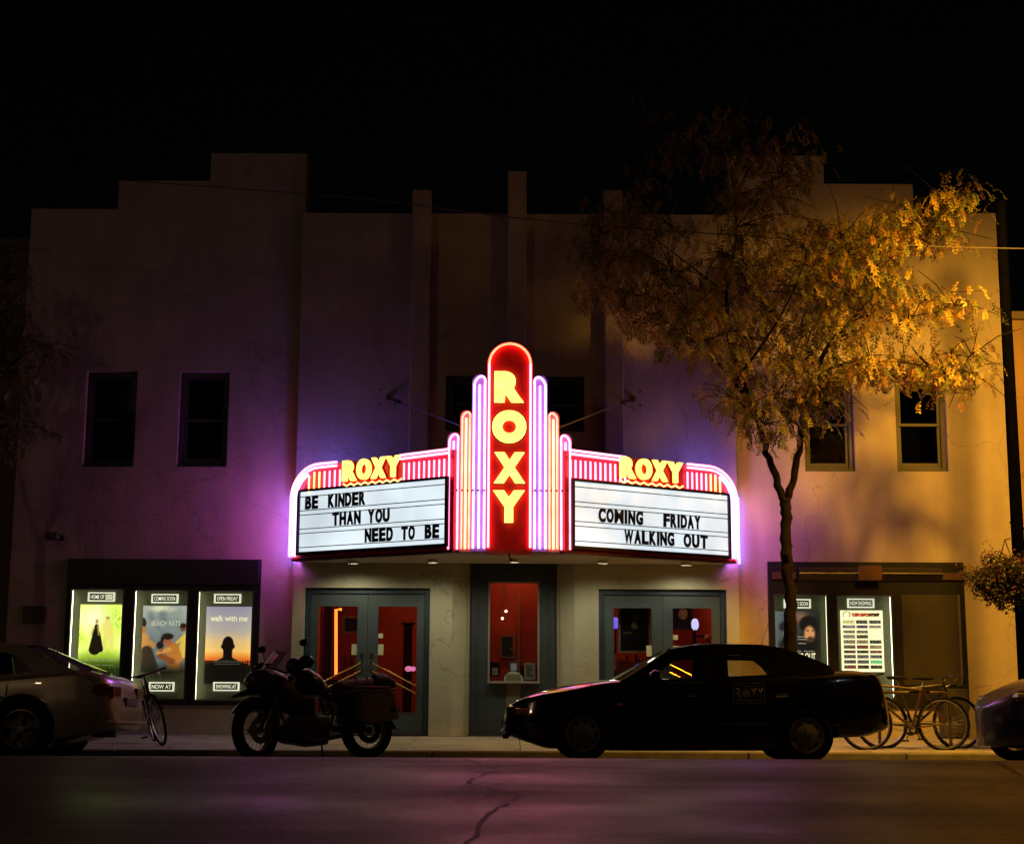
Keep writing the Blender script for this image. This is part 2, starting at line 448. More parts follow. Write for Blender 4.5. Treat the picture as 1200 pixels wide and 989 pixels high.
def walk_z(Y): return (Y - 23.0) * .0115
sidewalk = thing('sidewalk', kind='structure')
g = MB(); g.quad((-40, 19.44, walk_z(19.44) - .02), (40, 19.44, walk_z(19.44) - .02), (40, 23.3, -.02), (-40, 23.3, -.02))
g.build('joint_bed', mat('joint_dirt', (.05, .045, .04), .9), sidewalk)
rows = [(19.46, 20.7), (20.7, 21.95), (21.95, 23.32)]
for ya, yb in rows:
    g = MB(); j = .006
    r = bmesh.ops.create_cube(g.bm, size=1)
    for v in r['verts']:
        X = (v.co.x) * (1.5 - 2 * j); Y = (ya + j) if v.co.y < 0 else (yb - j); Z = walk_z(Y) - (0 if v.co.z > 0 else .1)
        v.co = Vector((X, Y, Z))
    me = g.mesh('paving_slab'); me.materials.append(CONC)
    for k in range(-13, 14):
        o = link('paving_slab', me, sidewalk); o.location = (k * 1.5 - .62, 0, random.uniform(-.0035, .0035))
kerb = thing('kerb', kind='structure')
g = MB(); g.box((-.995, 19.3, -.25), (.995, 19.455, walk_z(19.4) + .003), .015)
me = g.mesh('kerb_stone'); me.materials.append(CONC2)
for k in range(-10, 11):
    o = link('kerb_stone', me, kerb); o.location = (k * 2.0, 0, random.uniform(-.003, .003))

# ------------------------------------------------------------------ theater building
YW, YC = 23.10, 22.80
B = thing('theater_building', 'two storey cream stucco movie theater with stepped parapets and glowing entrance', 'building', (0, 23.1, 0))
B.location = (0, 0, 0)
def X_(px, py, Y=YW): return at(px, py, Y).x
def Z_(px, py, Y=YW): return at(px, py, Y).z

def wall_open(m, x0, x1, z0, z1, yf, th, opens):
    xs = sorted({x0, x1, *[o[0] for o in opens], *[o[1] for o in opens]})
    zs = sorted({z0, z1, *[o[2] for o in opens], *[o[3] for o in opens]})
    for xa, xb in zip(xs, xs[1:]):
        run = None
        for za, zb in zip(zs, zs[1:]):
            cx, cz = (xa + xb) / 2, (za + zb) / 2
            hole = any(o[0] < cx < o[1] and o[2] < cz < o[3] for o in opens)
            if hole:
                if run: m.box((xa, yf, run[0]), (xb, yf + th, run[1])); run = None
            else:
                run = (run[0], zb) if run else (za, zb)
        if run: m.box((xa, yf, run[0]), (xb, yf + th, run[1]))

zp1, zp2, zp3 = Z_(90, 245), Z_(190, 212), Z_(300, 180)
zpc = Z_(420, 250, YC)
XL0, XL1 = X_(22, 500), X_(352, 450)
XC0, XC1 = X_(350, 450, YC), X_(861, 450, YC)
XR0, XR1 = X_(859, 450), X_(1184, 500)
winL = [(X_(99, 490), X_(159, 490), Z_(130, 547), Z_(130, 435)), (X_(209, 490), X_(267.5, 490), Z_(240, 547), Z_(240, 435.5))]
winR = [(X_(942, 490), X_(1000.5, 490), Z_(970, 552.5), Z_(970, 441)), (X_(1049.5, 490), X_(1109, 490), Z_(1080, 552.5), Z_(1080, 441))]
caseL = (X_(76, 740), X_(304, 740), Z_(190, 826), Z_(190, 655))
caseR = (X_(901, 740), X_(1132, 740), Z_(1010, 830), Z_(1010, 658.5))
g = MB(); wall_open(g, XL0, XL1, -.1, zp1, YW, .35, winL + [caseL]); g.build('wall', WALL, B)
g = MB()
xs2, xs3 = X_(139, 230), X_(247, 196)
g.box((xs2, YW, zp1), (XL1, YW + .35, zp2), 0).box((xs3, YW + .0, zp2), (XL1, YW + .35, zp3), 0)
g.build('parapet', WALL, B)
g = MB(); wall_open(g, XR0, XR1, -.1, zp1, YW, .35, winR + [caseR]); g.build('wall', WALL, B)
g = MB()
xr2, xr3 = X_(1070, 232), X_(965, 198)
g.box((XR0, YW, zp1), (xr2, YW + .35, zp2)).box((XR0, YW, zp2), (xr3, YW + .35, zp3))
g.build('parapet', WALL, B)
# rest of the block behind
g = MB(); g.box((XL0, YW + .355, -.1), (XL0 + .3, 36, zp1 - .01)); g.build('side_wall', WALL, B)
g = MB(); g.box((XR1 - .3, YW + .355, -.1), (XR1, 36, zp1 - .01)); g.build('side_wall', WALL, B)
g = MB(); g.box((XL0 + .31, YW + .36, zp1 - .5), (XR1 - .31, 36, zp1 - .35)); g.build('roof', mat('roof_tar', (.04, .04, .04), .9), B)
g = MB(); g.box((XL0, 36.01, -.1), (XR1, 36.3, zp1 - .01)); g.build('rear_wall', WALL, B)

# central wall above marquee with window openings
ZM0 = at(342, 655, 22.1).z   # soffit height
cw = [(X_(522, 470, YC), X_(571, 470, YC), Z_(545, 505, YC), Z_(545, 440, YC)), (X_(636, 470, YC), X_(685, 470, YC), Z_(660, 506, YC), Z_(660, 441, YC))]
doorsX = [(X_(355, 770, YC), X_(503, 770, YC)), (X_(702, 770, YC), X_(853, 770, YC))]
zdt = Z_(430, 689, YC + .1)
bx0, bx1 = X_(548, 760, YC), X_(655, 760, YC)
zbt = Z_(600, 664, YC + .1)
g = MB(); wall_open(g, XC0, XC1, ZM0 + .12, zpc, YC, .3, cw); g.build('wall', WALL, B)
g = MB()
wall_open(g, XC0, bx0 - .24, -.05, ZM0 + .117, YC + .02, .26, [(doorsX[0][0], doorsX[0][1], -.1, zdt)])
g.build('entrance_wall', WALL2, B)
g = MB()
wall_open(g, bx1 + .24, XC1, -.05, ZM0 + .117, YC + .02, .26, [(doorsX[1][0], doorsX[1][1], -.1, zdt)])
g.build('entrance_wall', WALL2, B)
# splayed reveals at the ticket booth
for sx, xa, xb in ((-1, bx0 - .24, bx0), (1, bx1 + .24, bx1)):
    g = MB()
    P = [(xa, YC + .02), (xb, YC + .22), (xb, YC + .5), (xa, YC + .28)]
    g.prism(P, lambda u, v, d: Vector((u, v, d)), -.05, ZM0 + .117)
    g.build('splayed_reveal', WALL2, B)
g = MB(); g.box((XC0, YC + .3, zpc - .6), (XC1, 23.46, zpc - .4)); g.build('canopy_flashing', BLACKM, B)
# pilasters
for pa, pb, yt, pyy in ((480.5, 503, 222, 18), (594, 616.5, 200, 26), (708.5, 731, 222, 18)):
    a = X_(pa, 400, YC - .26); b = X_(pb, 400, YC - .26)
    g = MB(); g.box((a, YC - .26, ZM0 + .9), (b, YC - .002, Z_((pa + pb) / 2, yt, YC - .26)), .02)
    g.box((a + .03, YC - .002, zpc - .2), (b - .03, YC + .28, Z_((pa + pb) / 2, yt, YC - .26) - .02))
    g.build('pilaster', WALL, B)

DKFR = mat('dark_sash_paint', (.035, .033, .036), .5)
def sash_window(x0, x1, z0, z1, yf, light=True, blind=False):
    fr = MB(); w = .07
    yo = yf + .10
    for a, b in (((x0, yo, z0), (x0 + w, yo + .08, z1)), ((x1 - w, yo, z0), (x1, yo + .08, z1)), ((x0 + w, yo, z1 - w), (x1 - w, yo + .08, z1)), ((x0 + w, yo, z0), (x1 - w, yo + .08, z0 + w))):
        fr.box(a, b, .006)
    f = fr.build('window', WINFR if light else DKFR, B)
    zm = z0 + (z1 - z0) * .5
    s = MB(); q = .045
    for (za, zb, dy) in ((zm - q / 2, z1 - w, .03), (z0 + w, zm + q / 2, .055)):
        y = yo + dy; xa, xb = x0 + w, x1 - w
        s2 = MB()
        s2.box((xa, y, za), (xa + q, y + .03, zb), .004).box((xb - q, y, za), (xb, y + .03, zb), .004).box((xa + q, y, zb - q), (xb - q, y + .03, zb), .004).box((xa + q, y, za), (xb - q, y + .03, za + q * (1.8 if za < zm - .1 else 1)), .004)
        s2.build('sash', WINFR if light else DKFR, f)
        p = MB(); p.box((xa + q, y + .012, za + q), (xb - q, y + .018, zb - q)); p.build('pane', DARKGL, f)
    sl = MB(); sl.box((x0 - .0, yf + .02, z0 - .0), (x1 + .0, yf + .1, z0 + .03)); sl.build('sill', WINFR if light else DKFR, f)
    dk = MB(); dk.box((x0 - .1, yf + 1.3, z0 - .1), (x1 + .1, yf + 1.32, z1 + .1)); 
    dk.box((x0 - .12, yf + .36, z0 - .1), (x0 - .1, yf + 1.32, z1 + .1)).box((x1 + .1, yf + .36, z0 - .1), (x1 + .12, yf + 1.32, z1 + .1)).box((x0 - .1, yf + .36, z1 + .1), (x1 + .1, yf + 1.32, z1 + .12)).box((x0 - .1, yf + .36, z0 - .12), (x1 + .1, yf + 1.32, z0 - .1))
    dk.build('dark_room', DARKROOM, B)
    s.bm.free()
for w in winL: sash_window(*w, YW, False)
for w in winR: sash_window(*w, YW, True)
for w in cw: sash_window(*w, YC, False)
s_ = MB(); s_.bm.free()

# lobby shell
LRED = mat('lobby_red_paint', (.62, .055, .018), .6, noise=.2, nscale=2)
lx0, lx1, lz1 = XC0 + .25, XC1 - .25, 2.95
ly0, ly1 = YC + .30, 26.8
g = MB()
g.box((lx0, ly1, 0), (lx1, ly1 + .1, lz1)).box((lx0 - .1, ly0, 0), (lx0, ly1 + .1, lz1)).box((lx1, ly0, 0), (lx1 + .1, ly1 + .1, lz1))
g.build('lobby_wall', LRED, B)
g = MB(); g.box((lx0 - .1, ly0, lz1), (lx1 + .1, ly1 + .1, lz1 + .1)); g.build('lobby_ceiling', mat('lobby_ceiling', (.35, .12, .07), .8), B)
g = MB(); g.box((lx0 - .1, ly0 - .3, -.1), (lx1 + .1, ly1 + .1, .005)); g.build('lobby_floor', mat('lobby_carpet', (.10, .02, .02), .9, bump=.3), B)
# booth inner walls
for x in (bx0 - .05, bx1 + .05):
    g = MB(); g.box((x - .04, ly0 + .2, 0.006), (x + .04, 24.6, lz1 - .003)); g.build('booth_partition', LRED, B)
g = MB(); g.box((bx0, 24.52, .006), (bx1, 24.6, lz1 - .003)); g.build('booth_rear_wall', LRED, B)

p_ = at(608.5, 740, 24.2)
g = MB(); g.box((p_.x - .012, 24.15, .9), (p_.x + .012, 24.5, 2.2)); g.build('booth_door_edge', mat('tan_trim', (.50, .24, .10), .5), B)
g = MB(); g.box((p_.x + .02, 24.3, 1.05), (bx1 - .01, 24.34, 2.05)); g.build('booth_inner_panel', LRED, B)

# doors
def double_door(xs, ztop, glassx, glassy, split, Yd):
    x0, x1 = xs
    zb = .0
    fr = MB(); w = .085
    fr.box((x0, Yd - .03, zb), (x0 + w, Yd + .12, ztop), .004).box((x1 - w, Yd - .03, zb), (x1, Yd + .12, ztop), .004).box((x0 + w, Yd - .03, ztop - w), (x1 - w, Yd + .12, ztop), .004)
    fr.build('door_frame', DOORF, B)
    th = MB(); th.box((x0 + w, Yd - .05, -.01), (x1 - w, Yd + .12, .022), .003); th.build('threshold', BLACKM, B)
    xm = X_(split, 770, Yd)
    for i, (ga, gb) in enumerate(glassx):
        xa, xb = ((x0 + w + .004, xm - .003), (xm + .003, x1 - w - .004))[i]
        a, b = X_(ga, 770, Yd), X_(gb, 770, Yd)
        zt, z0 = Z_(430, glassy[0], Yd), Z_(430, glassy[1], Yd)
        m = MB(); wall_open(m, xa, xb, .03, ztop - w - .005, Yd, .05, [(a, b, z0, zt)])
        d = m.build('door_leaf', DOORP, B)
        m = MB(); m.box((a, Yd + .02, z0), (b, Yd + .027, zt)); m.build('pane', CLRGL, d)
        # glazing bead
        m = MB(); q = .018
        m.box((a, Yd - .006, z0), (a + q, Yd + .012, zt)).box((b - q, Yd - .006, z0), (b, Yd + .012, zt)).box((a + q, Yd - .006, zt - q), (b - q, Yd + .012, zt)).box((a + q, Yd - .006, z0), (b - q, Yd + .012, z0 + q))
        m.build('glazing_bead', DOORP, d)
        # slanted pair of brass push bars
        sgn = -1 if i == 0 else 1
        xi = (xb - .07) if i == 0 else (xa + .07)
        xo = (xa + .09) if i == 0 else (xb - .09)
        for k, dz in enumerate((0, -.115)):
            m = MB()
            p0 = Vector((xi, Yd - .06, 1.085 + dz)); p1 = Vector((xo, Yd - .06, .735 + dz))
            m.tube([p0 + Vector((0, .05, 0)), p0, p1, p1 + Vector((0, .05, 0))], .013, 8)
            m.cyl(p0 + Vector((0, -.012, 0)), p0 + Vector((0, .012, 0)), .022).cyl(p1 + Vector((0, -.012, 0)), p1 + Vector((0, .012, 0)), .022)
            m.build('push_bar', BRASS, d, smooth=True)
        # taped notices
        PAPER = mat('notice_paper', (.62, .60, .40), .7)
        m = MB()
        nx = (b - .10) if i == 0 else (a + .02)
        m.box((nx, Yd + .012, 1.20), (nx + .085, Yd + .016, 1.36)); m.build('notice', PAPER, d)
        if i == 1:
            m = MB(); m.box((nx, Yd + .012, 1.45), (nx + .075, Yd + .016, 1.52)); m.build('notice', PAPER, d)
        m = MB(); m.cyl((xi, Yd - .03, 1.2), (xi, Yd, 1.2), .028); m.build('lock_cylinder', DSTEEL, d)
YD = YC + .12
double_door(doorsX[0], zdt, ((371, 419.5), (441, 489.5)), (709, 836), 430, YD)
double_door(doorsX[1], zdt, ((718, 765.5), (787.5, 836)), (709.5, 836), 777, YD)

# ticket booth front
BOOTHP = mat('booth_paint', (.034, .046, .056), .5, bump=.05)
Yb = YC + .22
wx0, wx1, wz0, wz1 = X_(574, 740, Yb), X_(630, 740, Yb), Z_(600, 798, Yb), Z_(600, 683, Yb)
g = MB(); wall_open(g, bx0, bx1, 0, ZM0 + .11, Yb, .08, [(wx0, wx1, wz0, wz1)]); bf = g.build('booth_front', BOOTHP, B)
g = MB(); q = .028
g.box((wx0 - q, Yb - .015, wz0 - q), (wx0, Yb + .05, wz1 + q)).box((wx1, Yb - .015, wz0 - q), (wx1 + q, Yb + .05, wz1 + q)).box((wx0, Yb - .015, wz1), (wx1, Yb + .05, wz1 + q))
g.build('window_trim', mat('trim_grey', (.22, .21, .19), .5), bf)
g = MB(); g.box((wx0 - .03, Yb - .13, wz0 - .035), (wx1 + .03, Yb + .2, wz0), .006); g.build('counter_ledge', mat('ledge_steel', (.42, .42, .38), .35, .6), bf)
g = MB(); g.box((wx0, Yb + .03, wz0), (wx1, Yb + .036, wz1)); g.build('pane', CLRGL, bf)
g = MB(); g.cyl(((wx0 + wx1) / 2, Yb + .018, wz0 + .001), ((wx0 + wx1) / 2, Yb + .026, wz0 + .001), .15, seg=28); 
for v in list(g.bm.verts):
    if v.co.z < wz0: v.co.z = wz0 + .001
g.build('speak_hole_cover', mat('frosted_cover', (.35, .38, .32), .4), bf)
g = MB(); g.box(((wx0 + wx1) / 2 - .11, Yb - .012, .32), ((wx0 + wx1) / 2 + .11, Yb - .001, .92), .004); g.build('booth_pale_panel', mat('panel_tan', (.13, .12, .08), .45), bf)  # slightly paler tan rectangle below the ticket window
for xx in (bx0 + .14, bx1 - .14):
    g = MB(); g.box((xx - .012, Yb - .012, .05), (xx + .012, Yb - .001, ZM0 - .05)); g.build('batten', BOOTHP, bf)

# upper trim line / conduit on the entrance piers
for px in (549.5, 653.5):
    x = X_(px, 750, YC + .2); g = MB(); g.cyl((x, YC + .16, .02), (x, YC + .16, ZM0), .011, seg=8); g.build('corner_bead', mat('bead', (.3, .25, .15), .5), B)

# small things fixed to the facade
g = MB(); p = at(41, 720, YW); g.box((p.x - .18, YW - .035, p.z - .13), (p.x + .18, YW - .002, p.z + .13), .008)
tag(g.build('wall_plaque', mat('plaque', (.10, .085, .045), .6)), 'small dark square plaque on the wall left of the poster cases', 'plaque')
fl = thing('floodlight', 'small unlit floodlight on the wall above the left poster cases', 'lamp', at(72, 630, YW))
g = MB(); g.cyl((0, 0, 0), (0, -.02, 0), .05).tube([(0, -.02, 0), (0, -.14, .02), (-.03, -.2, 0)], .012); g.build('bracket', BLACKM, fl)
g = MB(); g.box((-.16, -.34, -.06), (.04, -.2, .06), .02); g.build('lamp_housing', mat('flood_paint', (.07, .065, .04), .5), fl)

# neighbours
nb = thing('neighbor_building', 'dim building beside the right edge of the theater behind the black pole', 'building')
g = MB(); zt = Z_(1195, 372, YW); g.box((XR1 + .02, YW + .15, -.1), (20, 30, zt)); g.build('wall', stucco('tan_neighbor', (.42, .27, .15)), nb)
g = MB(); g.box((XR1 + .01, YW + .08, zt), (20.1, 30, zt + .12)); g.build('cornice', NEIGH, nb)
nb2 = thing('neighbor_building', 'unlit dark building beside the left edge of the theater', 'building')
g = MB(); zt = Z_(10, 288, YW + .6); g.box((-20, YW + .6, -.1), (XL0 - .02, 30, zt)); g.build('wall', NEIGH, nb2)
g = MB(); g.box((-20.1, YW + .55, zt), (XL0 - .02, 30, zt + .1)); g.build('cornice', NEIGH, nb2)

# ------------------------------------------------------------------ marquee
MQ = thing('marquee_sign', 'neon theater marquee with red vertical blade and two lit letter boards over the doors', 'marquee')
A_L = at(342, 655, 22.1); B_L = at(531, 643.5, 20.32)
A_R = at(862, 658, 22.1); B_R = at(662, 645.5, 20.32)
zb0 = (A_L.z + B_L.z + A_R.z + B_R.z) / 4

class Face:
    """one slanted sign face; local (s, z, n) with s outward from the blade"""
    def __init__(f, A, Bp):
        f.o = Vector((Bp.x, Bp.y, 0)); e = Vector((A.x, A.y, 0)) - f.o
        f.L = e.length; f.s = e.normalized()
        f.n = f.s.cross(Vector((0, 0, 1)))
        if f.n.y > 0: f.n = -f.n
        f.left = A.x < Bp.x
    def p(f, s, z, n=0): return f.o + f.s * s + Vector((0, 0, z)) + f.n * n
    def px(f, px, py, n=0):
        q = on_plane(px, py, f.o + f.n * n, f.n) - f.o
        return q.dot(f.s), q.z
FL, FR = Face(A_L, B_L), Face(A_R, B_R)
dep = .30
sT = FL.px(530, 526)[1]
tops = {}
for f, mir in ((FL, lambda x: x), (FR, lambda x: 1204 - x)):
    sgn = 1
    yo = 0 if f.left else 2.2
    zt = f.px(mir(527), 525.5 + yo)[1]
    L = f.L
    R = .52
    # red fascia body with the rounded shoulder
    outline = [(0, zb0), (L, zb0), (L, zt - R)]
    for k in range(1, 13):
        a = k / 12 * PI / 2
        outline.append((L - R + R * math.cos(a), zt - R + R * math.sin(a) * .92 ))
    zt2 = outline[-1][1]
    outline.append((0, zt2 + .02))
    g = MB(); g.prism(outline, lambda u, v, d, f=f: f.p(u, v, d), -dep, 0); g.build('fascia', MRED, MQ)
    # letter board (light box)
    if f.left: c0 = f.px(353.5, 576); c1 = f.px(523, 640)
    else: c0 = f.px(851, 580); c1 = f.px(671.5, 641.5)
    s0, s1 = sorted((c0[0], c1[0]))
    zlo = f.px(353.5 if f.left else 851, 647 if f.left else 651)[1]
    zhi = f.px(353.5 if f.left else 851, 577 if f.left else 581)[1]
    g = MB(); w = .045
    for a, b in (((s0 - w, zlo - w), (s1 + w, zlo)), ((s0 - w, zhi), (s1 + w, zhi + w * .8)), ((s0 - w, zlo), (s0, zhi)), ((s1, zlo), (s1 + w, zhi))):
        g.prism([(a[0], a[1]), (b[0], a[1]), (b[0], b[1]), (a[0], b[1])], lambda u, v, d, f=f: f.p(u, v, d), .001, .05)
    g.build('board_frame', MBLK, MQ)
    g = MB(); g.prism([(s0, zlo), (s1, zlo), (s1, zhi), (s0, zhi)], lambda u, v, d, f=f: f.p(u, v, d), .002, .02)
    lb = g.build('letter_board', emis('light_box_white', (.80, .92, 1.0), .92, patch=1.2), MQ)
    rows3 = []
    Hh = zhi - zlo
    for k in range(3):
        base = zhi - Hh * (.315 + .305 * k)
        rows3.append(base)
        for dz in (0, .205):
            zz = base + dz
            g = MB(); g.prism([(s0, zz - .006), (s1, zz - .006), (s1, zz + .006), (s0, zz + .006)], lambda u, v, d, f=f: f.p(u, v, d), .021, .03)
            g.build('letter_rail', mat('rail_grey', (.16, .2, .16), .4), lb)
    # changeable letters
    if f.left: lines = [('BE', 357.5, 373.5, 0), ('KINDER', 384.5, 429, 0), ('THAN', 390, 424, 1), ('YOU', 431.5, 458, 1), ('NEED', 428.5, 462, 2), ('TO', 471, 487.5, 2), ('BE', 498.5, 516, 2)]
    else: lines = [('COMING', 701, 754, 1), ('FRIDAY', 777, 821.5, 1), ('WALKING', 731, 790.5, 2), ('OUT', 800.5, 829.5, 2)]
    for word, xa, xb, r in lines:
        ua, ub = f.px(xa, 610, .03)[0], f.px(xb, 610, .03)[0]
        wts = [{'I': .45, 'W': 1.3, 'M': 1.3}.get(ch, 1) for ch in word]
        tot = sum(wts); acc = 0
        for ch, wt in zip(word, wts):
            wl = abs(ub - ua) * wt / tot
            u = ua + (ub - ua) * acc / tot
            acc += wt
            me = text_mesh(ch, wl * (.88 if wt > .5 else .66), .200, .012, .03 if ch in 'MW' else .055, 'letter')
            me.transform(Matrix.Rotation(random.uniform(-.025, .025), 4, 'Z'))
            dirv = -f.s if f.left else f.s
            me.transform(frame_matrix(f.p(u, rows3[r] + .012, .032), dirv, (0, 0, 1)))
            link('letter', me, MQ, LETTERBLK)
    # neon along top and round the shoulder: three concentric runs
    for k, (off, m_) in enumerate(((-.012, N_PINK), (.045, N_PINK), (.10, N_LILAC))):
        r_ = R - off
        pts = [f.p(L - off, zb0 + .03, .045)]
        for i in range(0, 11):
            a = i / 10 * PI / 2
            pts.append(f.p(L - R + r_ * math.cos(a), zt - R + r_ * math.sin(a) * .92, .045))
        stop = f.px(397 if f.left else 803, 545)[0]
        zrun = zt - R + r_ * .92
        if k == 2: pts = pts[:9]
        else: pts.append(f.p(stop + .0, zrun, .045))
        g = MB(); g.tube(pts, .0175, 6); g.build('neon_tube', m_, MQ, smooth=True)
        if k < 2:
            st2 = f.px(471 if f.left else 731, 545)[0]
            g = MB(); g.tube([f.p(st2, zrun, .045), f.p(.06, zrun + .015, .045)], .0155, 6); g.build('neon_tube', N_PINK, MQ, smooth=True)
    # extra upright runs by the outer edge
    g = MB(); g.tube([f.p(L + .012, zb0 + .03, -.03), f.p(L + .012, zt - R, -.03)], .018, 6); g.build('neon_tube', N_LILAC, MQ, smooth=True)
    # unseen sideways tube at the outer end, added to tint the wing wall
    for kk, (nn, m_) in enumerate(((-.10, emis('wash_magenta', (1, .07, .22), 26)),)):
        g = MB(); g.tube([f.p(L + .035, zb0 + .03, nn), f.p(L + .035, zt - R + .0, nn)], .02, 6); g.build('neon_tube', m_, MQ, smooth=True)
    # unseen blue run behind the rounded shoulder, added to wash the wall above
    g = MB(); g.tube([f.p(L - R + (R - .03) * math.cos(i / 8 * PI / 2), zt - R + (R + .02) * math.sin(i / 8 * PI / 2) * .92, -dep - .03) for i in range(9)], .018, 6); g.build('neon_tube', emis('wash_blue_rear', (.12, .13, 1.0), 85), MQ, smooth=True)
    # short upright tubes
    zt_s = zt - .145
    groups = [(362, 398, 7), (473, 526, 10)] if f.left else [(806 + 38, 806, 8), (733, 669, 12)]
    for gi, (xa, xb, n) in enumerate(groups):
        for i in range(n):
            u = f.px(xa + (xb - xa) * i / (n - 1), 560, .04)[0]
            zt_ = zt_s - (.05 if (gi == 0 and i == 0) else 0)
            m_ = N_YEL if (gi == 0 and i < 3) else N_PINK
            g = MB(); g.tube([f.p(u, zt_, .035), f.p(u, zt_ - .245, .035)], .0135, 6); g.build('neon_tube', m_, MQ, smooth=True)
    # ROXY channel letters and zigzag tube
    xa, xb = (402, 470) if f.left else (727, 801)
    ua, ub = f.px(xa, 550, .06)[0], f.px(xb, 550, .06)[0]
    lower = f.px((xa + xb) / 2, 561 if f.left else 563, .06)[1]
    dirv = -f.s if f.left else f.s
    for i, ch in enumerate('ROXY'):
        wl = abs(ub - ua) / 4 * .93
        u = ua + (ub - ua) * i / 4
        me = text_mesh(ch, wl, .30, .05, .055, 'channel_letter'); me.transform(frame_matrix(f.p(u, lower, .035), dirv, (0, 0, 1)))
        link('channel_letter', me, MQ, N_LETTER)
        me = text_mesh(ch, wl * 1.1, .325, .03, .055, 'letter_case'); me.transform(frame_matrix(f.p(u, lower - .012, .003) - dirv * wl * .05, dirv, (0, 0, 1)))
        link('letter_case', me, MQ, MRED)
    zz = []
    n = 16
    for i in range(n + 1):
        zz.append(f.p(ua + (ub - ua) * i / n, lower - .035 - (.035 if i % 2 else 0), .045))
    g = MB(); g.tube(zz, .0125, 6); g.build('neon_tube', N_YEL, MQ, smooth=True)
    tops[f.left] = zt

# canopy body, soffit, roof
def plan(inset=0):
    return [(A_L.x + inset, YC - .003), (A_L.x + inset, A_L.y + inset), (B_L.x, B_L.y + inset + .02), (B_R.x, B_R.y + inset + .02), (A_R.x - inset, A_R.y + inset), (A_R.x - inset, YC - .003)]
g = MB(); g.prism(plan(.03), lambda u, v, d: Vector((u, v, d)), zb0 + .0, zb0 + .10); g.build('soffit', SOFFIT, MQ)
g = MB(); g.prism(plan(.32), lambda u, v, d: Vector((u, v, d)), tops[True] - .35, tops[True] - .28); g.build('canopy_roof', BLACKM, MQ)
for A, sg in ((A_L, 1), (A_R, -1)):
    x0, x1 = sorted((A.x + sg * .01, A.x + sg * .12))
    g = MB(); g.box((x0, A.y + .1, zb0 + .102), (x1, YC - .003, tops[True] - .5)); g.build('end_panel', MPURP, MQ)
for A, sg, xc in ((A_L, -1, XC0), (A_R, 1, XC1)):  # unseen tubes behind the fascia ends, added for the glow on the walls
    for yy, m_ in ((22.99, emis('wash_blue_wall', (.16, .12, 1.0), 26)), (22.70, emis('wash_violet', (.36, .13, 1.0), 58)), (22.42, emis('wash_magenta', (1, .07, .22), 26))):
        xx = xc + sg * .035 if yy > 22.75 else A.x + sg * .025
        g = MB(); g.tube([(xx, yy, zb0 + .03), (xx, yy, zb0 + 1.05)], .02, 6); g.build('neon_tube', m_, MQ, smooth=True)
# dark red trim strip at the soffit edge
for f in (FL, FR):
    g = MB(); g.prism([(0, zb0 - .035), (f.L, zb0 - .035), (f.L, zb0 - .001), (0, zb0 - .001)], lambda u, v, d, f=f: f.p(u, v, d), -.12, .015); g.build('bottom_trim', mat('trim_maroon', (.10, .015, .02), .4), MQ)
# small downlight cans under the soffit, lens set back inside the rim
for x, y in ((-2.35, 22.25), (-1.15, 21.95), (.05, 21.8), (1.35, 21.95), (2.6, 22.25)):
    g = MB(); g.lathe([(.075, -.001), (.075, -.055), (.083, -.055), (.083, -.001)], Matrix.Translation((x, y, zb0)) @ Matrix.Rotation(PI / 2, 4, 'X'), 20, True); dc = g.build('downlight_can', SOFFIT, MQ, smooth=True)
    g = MB(); g.cyl((x, y, zb0 - .010), (x, y, zb0 - .004), .07, seg=20); g.build('downlight_lens', emis('soffit_glow', (1.0, .95, .68), .45), dc)
    sl_ = bpy.data.lights.new('downlight', 'SPOT'); sl_.energy = 24; sl_.color = (1.0, .93, .62); sl_.spot_size = rad(165); sl_.spot_blend = .6; sl_.shadow_soft_size = .06
    so_ = bpy.data.objects.new('downlight', sl_); COL.objects.link(so_); so_.location = (x, y, zb0 - .07)

# blade
YB = 20.16
def bp_(px, py, Y=YB): q = at(px, py, Y); return q.x, q.z
def blade_box(pxa, pxb, ytop, Yf, Yr, mat_, name, rnd=1.0, zlow=None, xs=None):
    xa, xb = xs or (bp_(pxa, 560, Yf)[0], bp_(pxb, 560, Yf)[0])
    zt = bp_(600, ytop, Yf)[1]; zl = zb0 - .02 if zlow is None else zlow
    r = (xb - xa) / 2
    poly = [(xa, zl), (xb, zl), (xb, zt - r * rnd)]
    for k in range(1, 16):
        a = k / 16 * PI
        poly.append((xa + r + r * math.cos(a), zt - r * rnd + r * rnd * math.sin(a)))
    poly.append((xa, zt - r * rnd))
    g = MB(); g.prism(poly, lambda u, v, d: Vector((u, d, v)), Yf, Yr)
    return g.build(name, mat_, MQ), xa, xb, zt
_, cxa, cxb, czt = blade_box(570, 624, 401, YB, YB + .75, MRED, 'blade_panel')
cxm = (cxa + cxb) / 2
# outline tube
r = (cxb - cxa) / 2 - .03
pts = [Vector((cxm - r, YB - .035, zb0 + .02))]
for k in range(0, 17):
    a = PI - k / 16 * PI
    pts.append(Vector((cxm + r * math.cos(a), YB - .035, czt - .03 - r + r * math.sin(a))))
pts.append(Vector((cxm + r, YB - .035, zb0 + .02)))
zsp = bp_(600, 440)[1]
g = MB(); g.tube([p for p in pts if p.z >= zsp - .2], .0155, 8); g.build('neon_tube', N_RED, MQ, smooth=True)
for sx in (-1, 1):
    g = MB(); g.tube([Vector((cxm + sx * r, YB - .035, zb0 + .02)), Vector((cxm + sx * r, YB - .035, min(p.z for p in pts if p.z >= zsp - .2)))], .0155, 8); g.build('neon_tube', emis('neon_rose', (1, .17, .22), 6), MQ, smooth=True)
